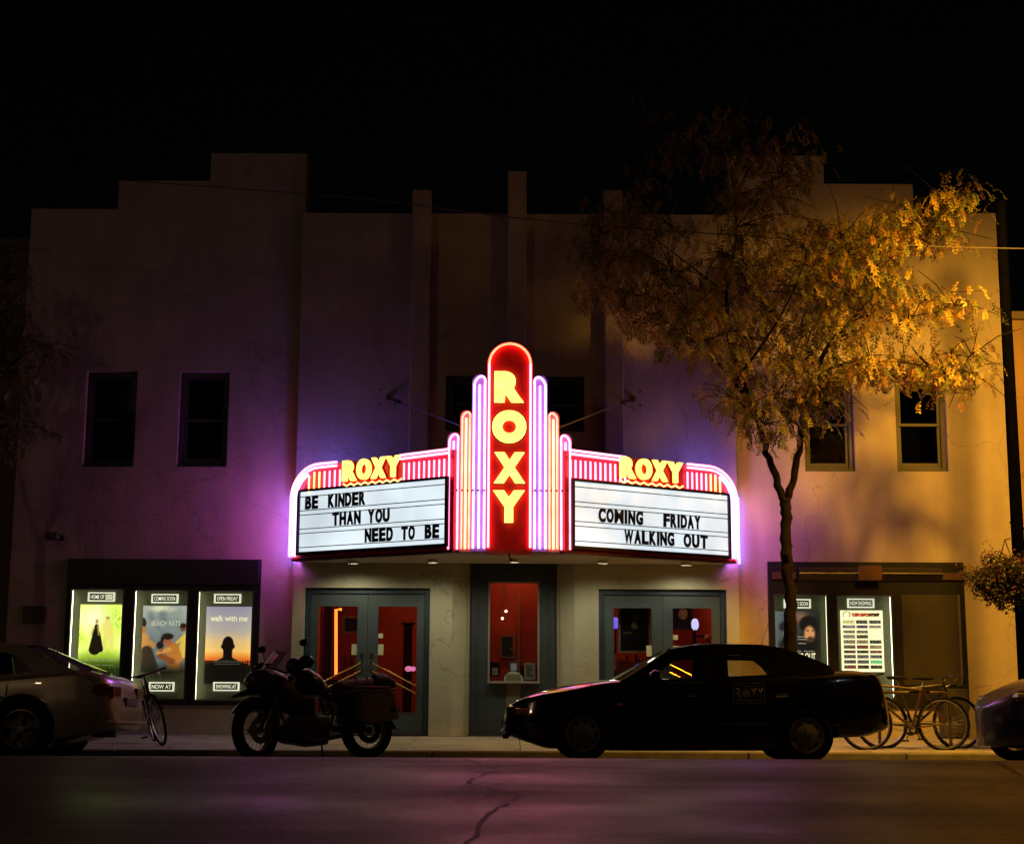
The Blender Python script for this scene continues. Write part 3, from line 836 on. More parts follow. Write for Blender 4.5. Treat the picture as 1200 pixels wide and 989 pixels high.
    # end of the run at the panel foot
steps = [(.0, 20.24, 440, 17.0, N_LILAC), (1, 20.32, 482, 12.5, N_YEL), (2, 20.40, 508, 12.5, N_PINK)]
for sx in (-1, 1):
    xin = cxb if sx > 0 else cxa
    for k, Yf, ytop, wpx, m_ in steps:
        w = (.205, .165, .175)[int(k)]
        xa, xb = sorted((xin, xin + sx * w))
        _, xa, xb, zt = blade_box(0, 0, ytop - 1 + (1 if sx > 0 else 0), Yf, YB + .75 - .02 * (k + 1), MPURP, 'blade_step', xs=(xa, xb))
        xm = (xa + xb) / 2
        rr = w / 2 - .028
        pts = [Vector((xm - rr, Yf - .03, zb0 + .015))]
        for q in range(0, 11):
            a = PI - q / 10 * PI
            # asymmetric arch: steeper on the inner side
            pts.append(Vector((xm + rr * math.cos(a) + sx * -.35 * rr * math.sin(a), Yf - .03, zt - .03 - rr * 1.5 + rr * 1.5 * math.sin(a))))
        pts.append(Vector((xm + rr, Yf - .03, zb0 + .015)))
        out_m = {0: N_LILAC, 1: N_RED, 2: N_PINK}[int(k)]
        g = MB(); g.tube(pts, .0145, 6); g.build('neon_tube', out_m, MQ, smooth=True)
        g = MB(); g.tube([Vector((xm, Yf - .03, zb0 + .015)), Vector((xm, Yf - .03, zt - .03 - rr * 1.6))], .0145, 6)
        g.build('neon_tube', m_, MQ, smooth=True)
        xin += sx * w
# tube stand-offs
g = MB()
for sx in (-1, 1):
    for dz in (.0,):
        for i in range(7):
            x = (cxb if sx > 0 else cxa) + sx * (.03 + i * .075); z = bp_(600, 574.5)[1]
            g.box((x - .012, 20.16, z - .012), (x + .012, 20.24, z + .012))
g.build('tube_support', DSTEEL, MQ)
# blade letters
for ch, ya, yb_, xa, xb in (('R', 472, 436, 579, 614), ('O', 519.5, 481.5, 576.5, 617), ('X', 566.5, 530.5, 578.5, 615.5), ('Y', 612.5, 575, 577.5, 615)):
    x0, z0 = bp_(xa, ya); x1, z1 = bp_(xb, yb_)
    me = text_mesh(ch, x1 - x0, z1 - z0, .05, .085, 'blade_letter'); me.transform(frame_matrix((x0, YB - .005, z0), (1, 0, 0), (0, 0, 1)))
    link('blade_letter', me, MQ, N_LETTER)
    me = text_mesh(ch, (x1 - x0) * 1.07, (z1 - z0) * 1.05, .006, .085, 'letter_case'); me.transform(frame_matrix((x0 - (x1 - x0) * .035, YB - .001, z0 - (z1 - z0) * .025), (1, 0, 0), (0, 0, 1)))
    link('letter_case', me, MQ, MBLK)
# hook lamp under the blade
p = at(597, 655, 20.5)
g = MB(); g.tube([(p.x, 20.5, zb0 - .002), (p.x, 20.5, zb0 - .07), (p.x + .02, 20.5, zb0 - .12)], .012).sphere((p.x + .02, 20.5, zb0 - .12), .022)
g.build('hook', BLACKM, MQ)

# stay rods to the facade
for px0, py0, px1, py1, lab in ((655.5, 501, 742, 467.5, 'right'), (540, 499, 455, 466, 'left')):
    a = at(px0, py0, 20.8); b = at(px1, py1, YC - .02)
    t = thing('stay_rod', 'thin steel stay rod running from the neon blade to the wall on its %s side' % lab, 'stay rod', group='stay rods bracing the marquee blade')
    g = MB(); g.cyl(a, b, .011, seg=6); g.build('rod', STEEL, t)
    g = MB(); g.cyl(a.lerp(b, .82), a.lerp(b, .97), .028, .02, 8); g.build('turnbuckle', BRONZE if lab == 'right' else DSTEEL, t, smooth=True)
    g = MB(); g.box(b + Vector((-.03, -.03, -.04)), b + Vector((.03, .015, .04)))
    for dx in (-.13, .11):
        for dz in (-.10, .12): g.cyl(b + Vector((dx, 0, dz)), b + Vector((dx, .018, dz)), .018, seg=8)
    g.build('wall_anchor', DSTEEL, t)

# ------------------------------------------------------------------ printed sheets (flat print as a painted grid)
def print_mat(name, st):
    m, t, b = nt(name)
    va = t.nodes.new('ShaderNodeVertexColor'); va.layer_name = 'ink'
    t.links.new(va.outputs[0], b.inputs['Base Color']); t.links.new(va.outputs[0], b.inputs['Emission Color'])
    b.inputs['Emission Strength'].default_value = st; b.inputs['Roughness'].default_value = .35
    return m
PRINT = print_mat('glowing_print', 1.1)  # poster sheets also emit their own print colours
PRINTN = print_mat('faint_glow_print', .03)  # framed pictures emit their print colours faintly, though nothing lights them from inside
def s2l(c): return tuple((x / 12.92 if x < .04045 else ((x + .055) / 1.055) ** 2.4) for x in c)
def sheet(name, x0, x1, z0, z1, y, fn, parent=None, nu=44, nv=64, m=None):
    """fn(u, v) with v=0 at the top -> sRGB colour"""
    vs = []; fs = []; cols = []
    for j in range(nv + 1):
        for i in range(nu + 1): vs.append((x0 + (x1 - x0) * i / nu, y, z1 + (z0 - z1) * j / nv))
    for j in range(nv):
        for i in range(nu):
            a = j * (nu + 1) + i; fs.append((a, a + nu + 1, a + nu + 2, a + 1))
            c = (*s2l([max(0, min(1, q)) for q in fn((i + .5) / nu, (j + .5) / nv)]), 1); cols += [c] * 4
    me = bpy.data.meshes.new(name); me.from_pydata(vs, [], fs)
    ca = me.color_attributes.new('ink', 'FLOAT_COLOR', 'CORNER')
    ca.data.foreach_set('color', [q for c in cols for q in c])
    # paper thickness: rear face
    return link(name, me, parent, m or PRINT)
def mixc(a, b, t): t = max(0, min(1, t)); return tuple(x + (y - x) * t for x, y in zip(a, b))
def ell(u, v, cx, cy, rx, ry, soft=.25):
    d = math.hypot((u - cx) / rx, (v - cy) / ry); return max(0, min(1, (1 - d) / soft))
def hsh(u, v, s=9):
    return .5 + .5 * math.sin(u * s * 1.7 + 2.1 * math.sin(v * s * 1.3)) * math.cos(v * s * 1.1 + 1.7 * math.sin(u * s * .9 + 1))
def seg_(u, v, x0, y0, x1, y1, w0, w1, asp=1.7, soft=.015):
    dx, dy = x1 - x0, (y1 - y0) * asp; t = max(0, min(1, ((u - x0) * dx + (v - y0) * asp * dy) / (dx * dx + dy * dy)))
    d = math.hypot(u - x0 - dx * t, (v - y0) * asp - dy * t) - (w0 + (w1 - w0) * t)
    return max(0, min(1, .5 - d / soft))
def art_green(u, v):
    c = mixc((.97, 1, .62), (.84, .96, .28), .2 + .6 * hsh(u, v, 6))
    c = mixc(c, (1, 1, .88), ell(u, v, .3, .2, .5, .28, .8) * .8)
    c = mixc(c, (.52, .68, .10), ell(u, v, .95, .2, .30, .24, .8) * hsh(u, v, 26))
    c = mixc(c, (.60, .74, .14), ell(u, v, .03, .45, .14, .2, .8) * hsh(u, v, 31))
    c = mixc(c, (.42, .55, .10), (v - .60) * 5)
    c = mixc(c, (.10, .14, .05), (v - .74) * 6)
    if hsh(u, v, 70) > .8 and v > .6: c = mixc(c, (.6, .7, .2), .3)
    pale = max(seg_(u, v, .63, .24, .66, .40, .07, .12), seg_(u, v, .60, .40, .57, .64, .05, .035), seg_(u, v, .72, .40, .74, .64, .06, .035), seg_(u, v, .56, .26, .48, .38, .03, .02))
    c = mixc(c, (.93, .84, .46), pale * .85)
    c = mixc(c, (.70, .52, .22), ell(u, v, .62, .175, .05, .035))
    c = mixc(c, (.96, .90, .60), ell(u, v, .62, .155, .055, .022))
    c = mixc(c, (.10, .07, .04), max(seg_(u, v, .38, .30, .36, .62, .045, .13), seg_(u, v, .44, .40, .48, .62, .03, .07)))
    c = mixc(c, (.78, .60, .30), max(ell(u, v, .385, .235, .042, .036), seg_(u, v, .41, .30, .44, .42, .025, .02) * .8, seg_(u, v, .33, .32, .27, .42, .018, .014)))
    return c
def art_beach(u, v):
    c = mixc((.60, .62, .60), (.40, .44, .45), v * 1.6)
    c = mixc(c, (.95, .93, .76), ell(u, v, .42, .045, .36, .07, .9) * .9)
    c = mixc(c, (.28, .32, .35), (hsh(u, v, 8) - .45) * .8)
    c = mixc(c, (.40, .27, .12), ell(u, v, .85, .92, .3, .25, .9) * .5)
    skin, dark = (.74, .50, .24), (.14, .10, .08)
    # left figure, cropped
    c = mixc(c, skin, max(seg_(u, v, -.03, .50, .20, .60, .13, .10, soft=.04), seg_(u, v, .0, .5, .05, .75, .16, .15, soft=.04)) * .9)
    c = mixc(c, (.20, .16, .12), seg_(u, v, .12, .68, .18, .92, .12, .19, soft=.05))
    c = mixc(c, dark, ell(u, v, .0, .27, .09, .10, .2)); c = mixc(c, (.62, .40, .22), ell(u, v, .03, .36, .06, .06, .3))
    # right figure
    c = mixc(c, (.80, .66, .30), max(seg_(u, v, .97, .47, .90, .72, .10, .13, soft=.04), seg_(u, v, .93, .46, .76, .56, .05, .035, soft=.03)))
    c = mixc(c, (.42, .24, .16), ell(u, v, .885, .335, .075, .062, .3)); c = mixc(c, dark, ell(u, v, .885, .30, .08, .045, .3))
    # middle pair
    c = mixc(c, (.70, .44, .18), max(seg_(u, v, .66, .66, .72, .92, .15, .13, soft=.05), seg_(u, v, .70, .62, .82, .80, .10, .08, soft=.04)))
    c = mixc(c, (.80, .55, .27), seg_(u, v, .60, .66, .36, .72, .055, .04, soft=.03)); c = mixc(c, (.50, .27, .12), seg_(u, v, .42, .76, .66, .84, .06, .08, soft=.05))
    c = mixc(c, (.66, .36, .22), ell(u, v, .57, .545, .10, .075, .3)); c = mixc(c, dark, max(ell(u, v, .56, .465, .14, .055, .2), seg_(u, v, .45, .49, .44, .54, .04, .03)))
    c = mixc(c, dark, ell(u, v, .40, .60, .09, .07, .3)); c = mixc(c, (.55, .33, .2), ell(u, v, .42, .67, .06, .03, .3))
    for ex, ey in ((.53, .54), (.60, .54)): c = mixc(c, (.12, .07, .05), ell(u, v, ex, ey, .018, .008, .4))
    c = mixc(c, (.10, .10, .07), (v - .84) * 6)
    return c
def art_head(u, v):
    c = mixc((.55, .54, .62), (.74, .67, .60), v * 2.2)
    c = mixc(c, (.96, .74, .36), (v - .32) * 3.2)
    c = mixc(c, (.80, .30, .08), (v - .58) * 7)
    c = mixc(c, (.62, .58, .64), ell(u, v, .6, .2, .6, .12, .9) * .5 * hsh(u, v, 12))
    hw_ = .105 if v < .66 else .105 + (v - .66) * 3.2 if v < .70 else .233 + (v - .70) * 4.5
    k = max(ell(u, v, .5, .50, .135, .118, .08), ell(u, v, .365, .52, .025, .028, .3), ell(u, v, .635, .52, .025, .028, .3), max(0, min(1, (hw_ - abs(u - .5)) / .012)) if v > .55 else 0, max(0, min(1, (v - .765) / .01)))
    if .695 < v and hsh(u, 1, 60) > .45: k = max(k, .8)
    c = mixc(c, (.055, .04, .03), k)
    return c
def art_walk(u, v):
    c = mixc((.34, .38, .42), (.13, .11, .09), u * .9 + v * .5)
    c = mixc(c, (.55, .60, .62), ell(u, v, .1, .62, .35, .12, .8))
    c = mixc(c, (.50, .36, .27), ell(u, v, .58, .10, .2, .14, .8))
    c = mixc(c, (.09, .08, .08), max(ell(u, v, .75, .20, .24, .15, .25), ell(u, v, .70, .50, .3, .2, .4)))
    c = mixc(c, (.80, .55, .36), ell(u, v, .76, .34, .14, .14, .35))
    c = mixc(c, (.28, .18, .12), ell(u, v, .78, .43, .10, .06, .5))
    c = mixc(c, (.10, .07, .05), max(ell(u, v, .72, .295, .035, .012), ell(u, v, .83, .295, .03, .012)))
    c = mixc(c, (.12, .13, .15), ell(u, v, .24, .24, .17, .10, .3))
    c = mixc(c, (.78, .68, .50), ell(u, v, .26, .34, .09, .10, .4))
    c = mixc(c, (.12, .12, .12), ell(u, v, .26, .53, .24, .14, .4))
    c = mixc(c, (.14, .14, .12), (v - .82) * 6)
    c = mixc(c, (.65, .66, .62), ell(u, v, .92, .93, .14, .03, .8))
    return c
_rc = random.Random(4)
cells = {}
pal = [(.10, .09, .08), (.25, .2, .14), (.45, .14, .08), (.15, .2, .22), (.55, .5, .38), (.3, .3, .34), (.2, .14, .1), (.08, .07, .06)]
for a in range(3):
    for b in range(12): cells[(a, b)] = (_rc.choice(pal), _rc.choice(pal), _rc.random())
cells[(2, 9)] = ((.35, .72, .45), (.2, .6, .4), .5); cells[(2, 11)] = ((.90, .86, .4), (.8, .78, .3), .5); cells[(0, 2)] = cells[(1, 2)] = ((.32, .20, .36), (.32, .20, .36), 0)
cells[(2, 3)] = cells[(2, 4)] = ((.93, .93, .78), (.8, .8, .68), .5); cells[(0, 1)] = ((.82, .78, .55), (.6, .55, .35), .5)
def art_schedule(u, v):
    c = (.98, .97, .80)
    if v < .125:
        if .27 < u < .93 and .045 < v < .10: c = mixc((.62, .16, .06), (.15, .10, .08), (u - .62) * 6) if hsh(u, v, 50) > .2 else (.9, .8, .6)
        d = math.hypot((u - .15) * .62, v - .07)
        if .045 < d < .058 and v < .11: c = (.15, .13, .1)
        return c
    if .045 < u < .965 and .15 < v < .965:
        a = min(2, int((u - .045) / .307)); b = min(11, 1 + int((v - .15) / .815 * 10))
        fu = ((u - .045) / .307) % 1; fv = ((v - .15) / .815 * 10) % 1
        if (fu > .04 and fu < .96 or (a < 1 and b == 2)) and .10 < fv < .78:
            p, q, k = cells[(a, b)]
            c = mixc(p, q, 1 if hsh(u * 3 + k, v * 3, 30) > .55 else 0)
            if hsh(u + k, v, 90) > .86: c = mixc(c, (.9, .85, .7), .6)
    return c

# ------------------------------------------------------------------ poster cases
TUBEG = emis('case_tube_glow', (1.0, .95, .58), 8)
TUBEG2 = emis('case_tube_glow_weak', (.95, .98, .55), 4)
HEADW = emis('header_sign_white', (1.0, .98, .72), .85)
HEADB = mat('header_sign_black', (.012, .012, .01), .5)
def place_card(txt, x0, x1, z0, z1, y, parent, name='header_card', invert=None, seg=None):
    g = MB(); g.box((x0, y - .02, z0), (x1, y, z1), .002); c = g.build(name, HEADW, parent)
    w = x1 - x0; h = z1 - z0
    g = MB(); g.box((x0 + w * .07, y - .024, z0 + h * .15), (x1 - w * .07, y - .0202, z1 - h * .15), .0015); g.build('card_ground', HEADB, c)
    put_text(txt, (x0 + w * .115, y - .0245, z0 + h * .28), (1, 0, 0), w * (.77 if not invert else .5), h * .44, HEADW, c, 'card_lettering', .001, .02)
    if invert:
        g = MB(); g.box((x0 + w * .655, y - .027, z0 + h * .24), (x0 + w * .91, y - .0242, z1 - h * .24)); g.build('card_plate', HEADW, c)
        put_text(invert, (x0 + w * .675, y - .0275, z0 + h * .34), (1, 0, 0), w * .22, h * .32, HEADB, c, 'card_lettering', .001, 0)
    return c

def display(name, lab, outer, bays, ztop_px, tube=TUBEG):
    """bays: (x0, x1, z0, z1) lit niches"""
    t = thing(name, lab, 'poster case')
    x0, x1, z0, z1 = outer
    e = .002
    g = MB(); wall_open(g, x0 + e, x1 - e, z0 + e, z1 - e, YW - .03, .10, [b for b in bays]); g.build('case_frame', BLACKM, t)
    g = MB(); g.box((x0 + e, YW + .33, z0 + e), (x1 - e, YW + .36, z1 - e)); g.build('case_shell', BLACKM, t)
    for b in bays:
        bx, bX, bz, bZ = b; D = .16; y1 = YW + .07 + D
        bay = MB(); bay.box((bx - .03, y1, bz - .03), (bX + .03, y1 + .01, bZ + .03))
        bk = bay.build('case_backing', CASEIN, t)
        m = MB()
        m.box((bx - .03, YW + .071, bz - .03), (bx - .02, y1, bZ + .03)).box((bX + .02, YW + .071, bz - .03), (bX + .03, y1, bZ + .03)).box((bx - .02, YW + .071, bZ + .02), (bX + .02, y1, bZ + .03)).box((bx - .02, YW + .071, bz - .03), (bX + .02, y1, bz - .02))
        m.build('case_lining', CASEIN, t)
        m = MB(); q = .022
        m.box((bx, YW - .045, bz), (bx + q, YW + .02, bZ), .003).box((bX - q, YW - .045, bz), (bX, YW + .02, bZ), .003).box((bx + q, YW - .045, bZ - q), (bX - q, YW + .02, bZ), .003).box((bx + q, YW - .045, bz), (bX - q, YW + .02, bz + q), .003)
        fr = m.build('case_door', DSTEEL, t)
        m = MB(); m.box((bx + q, YW - .012, bz + q), (bX - q, YW - .007, bZ - q)); m.build('pane', CASEGL, fr)
        m = MB(); m.cyl((bx + .012, YW - .046, bZ - .05), (bx + .012, YW - .052, bZ - .05), .008, seg=8); m.build('case_lock', STEEL, fr)
    return t
YPST = YW + .20
def lit_tubes(t, bx, bX, bz, bZ, left=1.0, right=.6, cutL=1, cutR=1):
    for x, k in ((bx - .004, left), (bX + .004, right)):
        if k <= 0: continue
        m = MB(); m.cyl((x, YW + .10, bz + .03), (x, YW + .10, bZ - .03), .014, seg=8)
        m.build('case_tube', TUBEG if k > .8 else TUBEG2, t, smooth=True)

def bb(x0, x1, yt, yb):  # bay rectangle from pixels (upright midpoint for x)
    ym = (yt + yb) / 2
    return (X_(x0, ym), X_(x1, ym), Z_((x0 + x1) / 2, yb), Z_((x0 + x1) / 2, yt))
bL = [bb(80, 143.5, 689.5, 819), bb(154.5, 219.5, 690.5, 820), bb(229.5, 296, 691.5, 821.5)]
dl = display('poster_display', 'black three bay wall case holding the green, grey and sunset movie posters', caseL, bL, 0)
lit_tubes(dl, *bL[0], 1, .6); lit_tubes(dl, *bL[1], 1, .6); lit_tubes(dl, *bL[2], 1, .6)
g = MB(); p0 = at(80, 656, YW - .03); p1 = at(300, 684, YW - .03)
g.box((caseL[0] + .02, YW - .09, Z_(190, 685)), (caseL[1] - .02, YW - .032, caseL[3] - .02), .008); g.build('case_header', BLACKM, dl)
def poster(art, px, lab, nm='movie_poster', nu=66, nv=100, inset=0):
    b = bb(*px)
    o = sheet(nm, b[0], b[1], b[2], b[3], YPST, art, None, nu, nv)
    o.data.transform(Matrix.Translation((0, 0, 0)))
    tag(o, lab, 'poster', 'movie posters in the wall cases')
    return o, b
def pt(o, b, txt, u0, u1, v0, v1, m, bold=0):
    w = b[1] - b[0]; h = b[3] - b[2]
    put_text(txt, (b[0] + w * u0, YPST - .002, b[3] - h * v1), (1, 0, 0), w * (u1 - u0), h * (v1 - v0), m, o, 'print_lettering', .001, bold)
INKW = emis('print_ink_white', (.9, .88, .72), .5); INKG = emis('print_ink_grey', (.55, .56, .40), .28); INKY = emis('print_ink_cream', (1, .93, .55), .85)  # lettering emits its own colour like the sheets
o, b = poster(art_green, (88, 141, 707.5, 793), 'bright yellow green poster of two robed figures standing on grass')
pt(o, b, 'VICTORIA & ABDUL', .13, .87, .755, .785, INKG, .01)
pt(o, b, 'A FILM BY STEPHEN', .2, .8, .83, .845, INKG)
place_card('HOME OF', *bb(99, 131, 693, 704), YPST, dl, invert='ROXY')
o, b = poster(art_beach, (162.5, 217, 709, 787), 'grey seaside poster of bare shouldered young men with pale block title')
pt(o, b, 'BEACH RATS', .20, .82, .225, .305, INKW, .02)
pt(o, b, 'A FILM BY', .36, .68, .155, .175, INKG, 0)
place_card('COMING SOON', *bb(174, 206, 695, 706), YPST, dl)
c = place_card('NOW AT', *bb(171, 201, 799, 810), YPST, dl, 'footer_card')
o, b = poster(art_head, (237.5, 291, 710, 801), 'sunset orange and violet poster with black silhouette of a head')
pt(o, b, 'walk with me', .09, .91, .115, .19, INKY, .015)
for k in range(3): pt(o, b, 'written and directed by the film company', .18 + .02 * k, .82 - .02 * k, .70 + k * .022, .711 + k * .022, INKG)
place_card('OPEN FRIDAY', *bb(248, 280, 695, 706), YPST, dl)
place_card('SHOWING AT', *bb(247, 278, 799, 809.5), YPST, dl, 'footer_card')

bR = [bb(907, 971.5, 696, 823), bb(981, 1047.5, 697, 824)]
dr = display('poster_display', 'bronze topped wall case behind the tree holding the cap poster and the film schedule', caseR, bR, 0)
lit_tubes(dr, *bR[0], .5, .5); lit_tubes(dr, *bR[1], .4, 1)
# third bay: dark closed panel
b3 = bb(1057, 1124, 697, 803)
g = MB(); g.box((b3[0], YW - .05, b3[2]), (b3[1], YW - .031, b3[3]), .006); g.build('blank_panel', mat('blank_panel', (.04, .033, .02), .4), dr)
g = MB(); g.box((b3[1] - .012, YW - .06, b3[2]), (b3[1] + .02, YW - .051, b3[3])); g.build('panel_edge', mat('dull_alu', (.2, .17, .17), .4, .6), dr)
# header: bronze shutter box with centre plate
hx0, hx1 = X_(934, 670), X_(1102, 670)
zh0, zh1 = Z_(1010, 681), Z_(1010, 665)
g = MB()
def shut(u, v):
    a = v * PI / 2 * 1.0
    return Vector((hx0 + (hx1 - hx0) * u, YW - .05 - .12 * math.sin(min(1, v * 1.2) * PI / 2) if v < .5 else YW - .17 + .14 * (v - .5) * 2 * ((v - .5) * 2), zh0 + (zh1 - zh0) * v))
g.grid(shut, 1, 10); g.build('shutter_box', mat('shutter_bronze', (.05, .038, .028), .3, .6, nscale=3, stretch=(1, 1, 30)), dr, smooth=True)
for xa, xb in ((904, 933), (1103, 1130)):
    g = MB(); g.box((X_(xa, 675), YW - .07, zh0 + .02), (X_(xb, 675), YW - .031, zh1 - .08), .006); g.build('end_plate', mat('copper_brown', (.07, .03, .012), .6), dr)
g = MB(); g.box((X_(1003, 670), YW - .19, zh0 + .005), (X_(1030, 670), YW - .165, zh1 + .02), .006); g.build('centre_plate', mat('copper_plate', (.13, .06, .02), .5, .2), dr)
o, b = poster(art_walk, (911, 965, 715.5, 793), 'dark poster of bearded man in cap with large cream title, tree trunk before it')
pt(o, b, 'WALKING OUT', .10, .88, .635, .745, INKY, .03)
pt(o, b, 'BOMER    PULLMAN', .40, .85, .60, .618, INKW)
pt(o, b, 'BEAUTIFUL', .5, .7, .38, .40, INKW); pt(o, b, 'STUNNING', .5, .68, .42, .44, INKW); pt(o, b, 'THRILLING', .5, .68, .48, .50, INKW)
place_card('COMING SOON', *bb(921, 953, 701, 712), YPST, dr)
o, b = poster(art_schedule, (989, 1039, 714.5, 787), 'pale film schedule sheet with rows of small coloured stills', 'schedule_sheet', 92, 120)
pt(o, b, 'FILM FESTIVAL', .12, .40, .185 + .065, .21 + .065, INKW)
place_card('NOW SHOWING', *bb(996, 1028, 700.5, 711.5), YPST, dr)
cb = thing('dark_box', 'dark box standing against the orange wall behind the parked bicycles', 'cabinet')  # dark box low at the wall, front plate a touch paler
q0 = at(1099, 805, YW - .02); q1 = at(1131, 865, YW - .02)
g = MB(); g.box((q0.x, YW - .28, .02), (q1.x, YW - .05, q0.z - .02), .01); g.build('dark_box_body', mat('dark_box_tone', (.035, .03, .022), .5), cb)
g = MB(); g.box((q0.x + .03, YW - .295, .08), (q1.x - .03, YW - .281, q0.z - .07), .004); g.build('dark_box_front', mat('dark_box_front_tone', (.045, .038, .028), .45), cb)

# ------------------------------------------------------------------ lobby things
for x, y, lw in ((-2.3, 24.6, 'just inside the left doors'), (-1.2, 25.9, 'at the back of the lobby, left of the booth'), (1.4, 25.4, 'at the back of the lobby, right of the booth'), (2.5, 24.3, 'just inside the right doors'), (.1, 23.9, 'over the ticket booth')):
    t = tag(thing('ceiling_lamp', None, None), 'round warm ceiling lamp ' + lw, 'lamp', 'lobby ceiling lamps')
    m = MB(); m.cyl((x, y, 2.90), (x, y, 2.945), .16, seg=20); m.build('lamp_rim', DSTEEL, t)
    m = MB(); m.cyl((x, y, 2.885), (x, y, 2.899), .14, seg=20); m.build('lamp_diffuser', emis('lobby_lamp_glow', (1, .55, .25), 26), t)
def frame_pic(px0, px1, py0, py1, Y, lab, fn=None, fcol=(.25, .18, .08), cat='framed picture', group=None, name='framed_picture'):
    a = at(px0, py0, Y); b = at(px1, py1, Y); x0, x1, z0, z1 = a.x, b.x, b.z, a.z
    t = thing(name, lab, cat, group=group)
    m = MB(); w = min(.035, (x1 - x0) * .12)
    m.box((x0, Y - .03, z0), (x0 + w, Y, z1)).box((x1 - w, Y - .03, z0), (x1, Y, z1)).box((x0 + w, Y - .03, z1 - w), (x1 - w, Y, z1)).box((x0 + w, Y - .03, z0), (x1 - w, Y, z0 + w))
    m.build('frame', mat('pic_frame_%d' % int(fcol[0] * 100), fcol, .4), t)
    sheet('picture', x0 + w, x1 - w, z0 + w, z1 - w, Y - .008, fn or (lambda u, v: mixc((.12, .1, .07), (.35, .25, .15), hsh(u, v, 14))), t, 20, 26, PRINTN)
    return t
def art_dark(u, v):
    c = (.10, .085, .055)
    c = mixc(c, (.62, .50, .28), ell(u, v, .5, .42, .13, .10, .3) * (1 if hsh(u, v, 30) > .35 else .4))
    if .18 < v < .30 and .2 < u < .8 and hsh(u, v, 40) > .55: c = mixc(c, (.35, .28, .14), .7)
    if .56 < v < .60 and .1 < u < .4: c = (.45, .38, .2)
    return c
frame_pic(724, 763, 708, 765, 23.35, 'large dark framed poster with gold emblem inside the right hand doors', art_dark, (.42, .30, .18))
def art_round(u, v): return mixc((.07, .06, .055), (.72, .58, .36), ell(u, v, .55, .36, .3, .28, .15) * (1 if hsh(u, v, 24) > .3 else .5))
frame_pic(787, 812, 708, 738, 25.0, 'small black picture with round gold seal on the red lobby wall', art_round, (.03, .03, .03))
def art_menu(u, v): return mixc((.26, .19, .09), (.12, .08, .05), 1 if hsh(u, v, 34) > .6 else 0)
frame_pic(402, 421, 722, 742, 25.0, 'tan menu board above the snack counter behind the left doors', art_menu, (.30, .22, .12))
frame_pic(586, 603, 744, 771, 24.50, 'small framed certificate hanging inside the ticket booth', None, (.35, .18, .08))
# orange neon tube frame
t = thing('neon_frame', 'tall orange neon bar bent at its top inside the left doors', 'neon light')
a = at(394, 714, 24.2); b = at(392.5, 791, 24.2)
m = MB(); m.box((a.x - .035, 24.2, b.z), (a.x + .035, 24.26, a.z + .03)).box((a.x + .035, 24.2, a.z - .06), (a.x + .11, 24.26, a.z + .03)); m.build('backing_bar', BLACKM, t)
m = MB(); m.tube([(a.x + .09, 24.17, a.z - .0), (a.x, 24.17, a.z), (b.x + .02, 24.17, b.z)], .024, 8); m.build('neon_tube', N_ORANGE, t, smooth=True)
# doorway slab seen through the left door and dark column
m = MB(); p = at(385, 770, 24.3); m.box((p.x - .10, 24.3, .006), (p.x + .03, 24.5, 2.3)); tag(m.build('dark_column', mat('column_brown', (.05, .015, .01), .6), None), 'dark narrow column beside the orange neon bar in the lobby', 'column')
m = MB(); p = at(477, 790, 24.8); m.box((p.x - .07, 24.8, .006), (p.x + .07, 24.95, 1.72), .01); m.box((p.x - .11, 24.78, 1.72), (p.x + .11, 24.97, 1.76), .01)
tag(m.build('dark_column', mat('column_brown', (.05, .015, .01), .6), None), 'low dark post standing before the red wall behind the left doors', 'column')
# snack counter
t = thing('snack_counter', 'dark wooden snack counter low behind the left doors', 'counter')
a = at(362, 800, 25.3); b = at(425, 800, 25.3)
m = MB(); m.box((a.x, 25.3, .006), (b.x, 25.9, .78), .01); m.build('counter_body', mat('dark_wood', (.09, .03, .015), .5, noise=.4, stretch=(1, 1, 8)), t)
m = MB(); m.box((a.x - .05, 25.25, .783), (b.x + .05, 25.95, .82), .01); m.build('counter_top', mat('dark_wood_top', (.12, .05, .025), .3), t)
for i, (px, w, h, c) in enumerate(((404, .09, .5, (.3, .05, .03)), (412, .07, .62, (.12, .1, .1)), (418, .08, .42, (.35, .25, .1)))):
    p = at(px, 790, 25.5); m = MB(); m.cyl((p.x, 25.5, .822), (p.x, 25.5, .822 + h * .7), w * .5, w * .42, 14).cyl((p.x, 25.5, .822 + h * .7), (p.x, 25.5, .822 + h), w * .2, w * .15, 10)
    tag(m.build('bottle', mat('bottle_%d' % i, c, .3), None, smooth=True), ('red squat bottle', 'tall dark bottle', 'amber short bottle')[i] + ' on the snack counter behind the left doors', 'bottle', 'bottles on the snack counter')
# two glowing pink globes on a thin stand
t = thing('pink_globes', 'pair of small glowing pink globes on a dark stand behind the left doors', 'lamp'); p = at(480.5, 783.5, 24.3)
m = MB(); m.sphere((p.x - .025, 24.3, p.z), .06, 12, (1, 1, .75)).sphere((p.x + .05, 24.3, p.z), .05, 12, (.9, 1, .8)); m.build('glow_globe', emis('pink_globe', (1, .22, .5), .9), t, smooth=True)
m = MB(); m.cyl((p.x, 24.3, .006), (p.x, 24.3, p.z - .04), .015, seg=8).cyl((p.x, 24.3, .006), (p.x, 24.3, .03), .12, seg=16); m.build('lamp_stand', BLACKM, t)
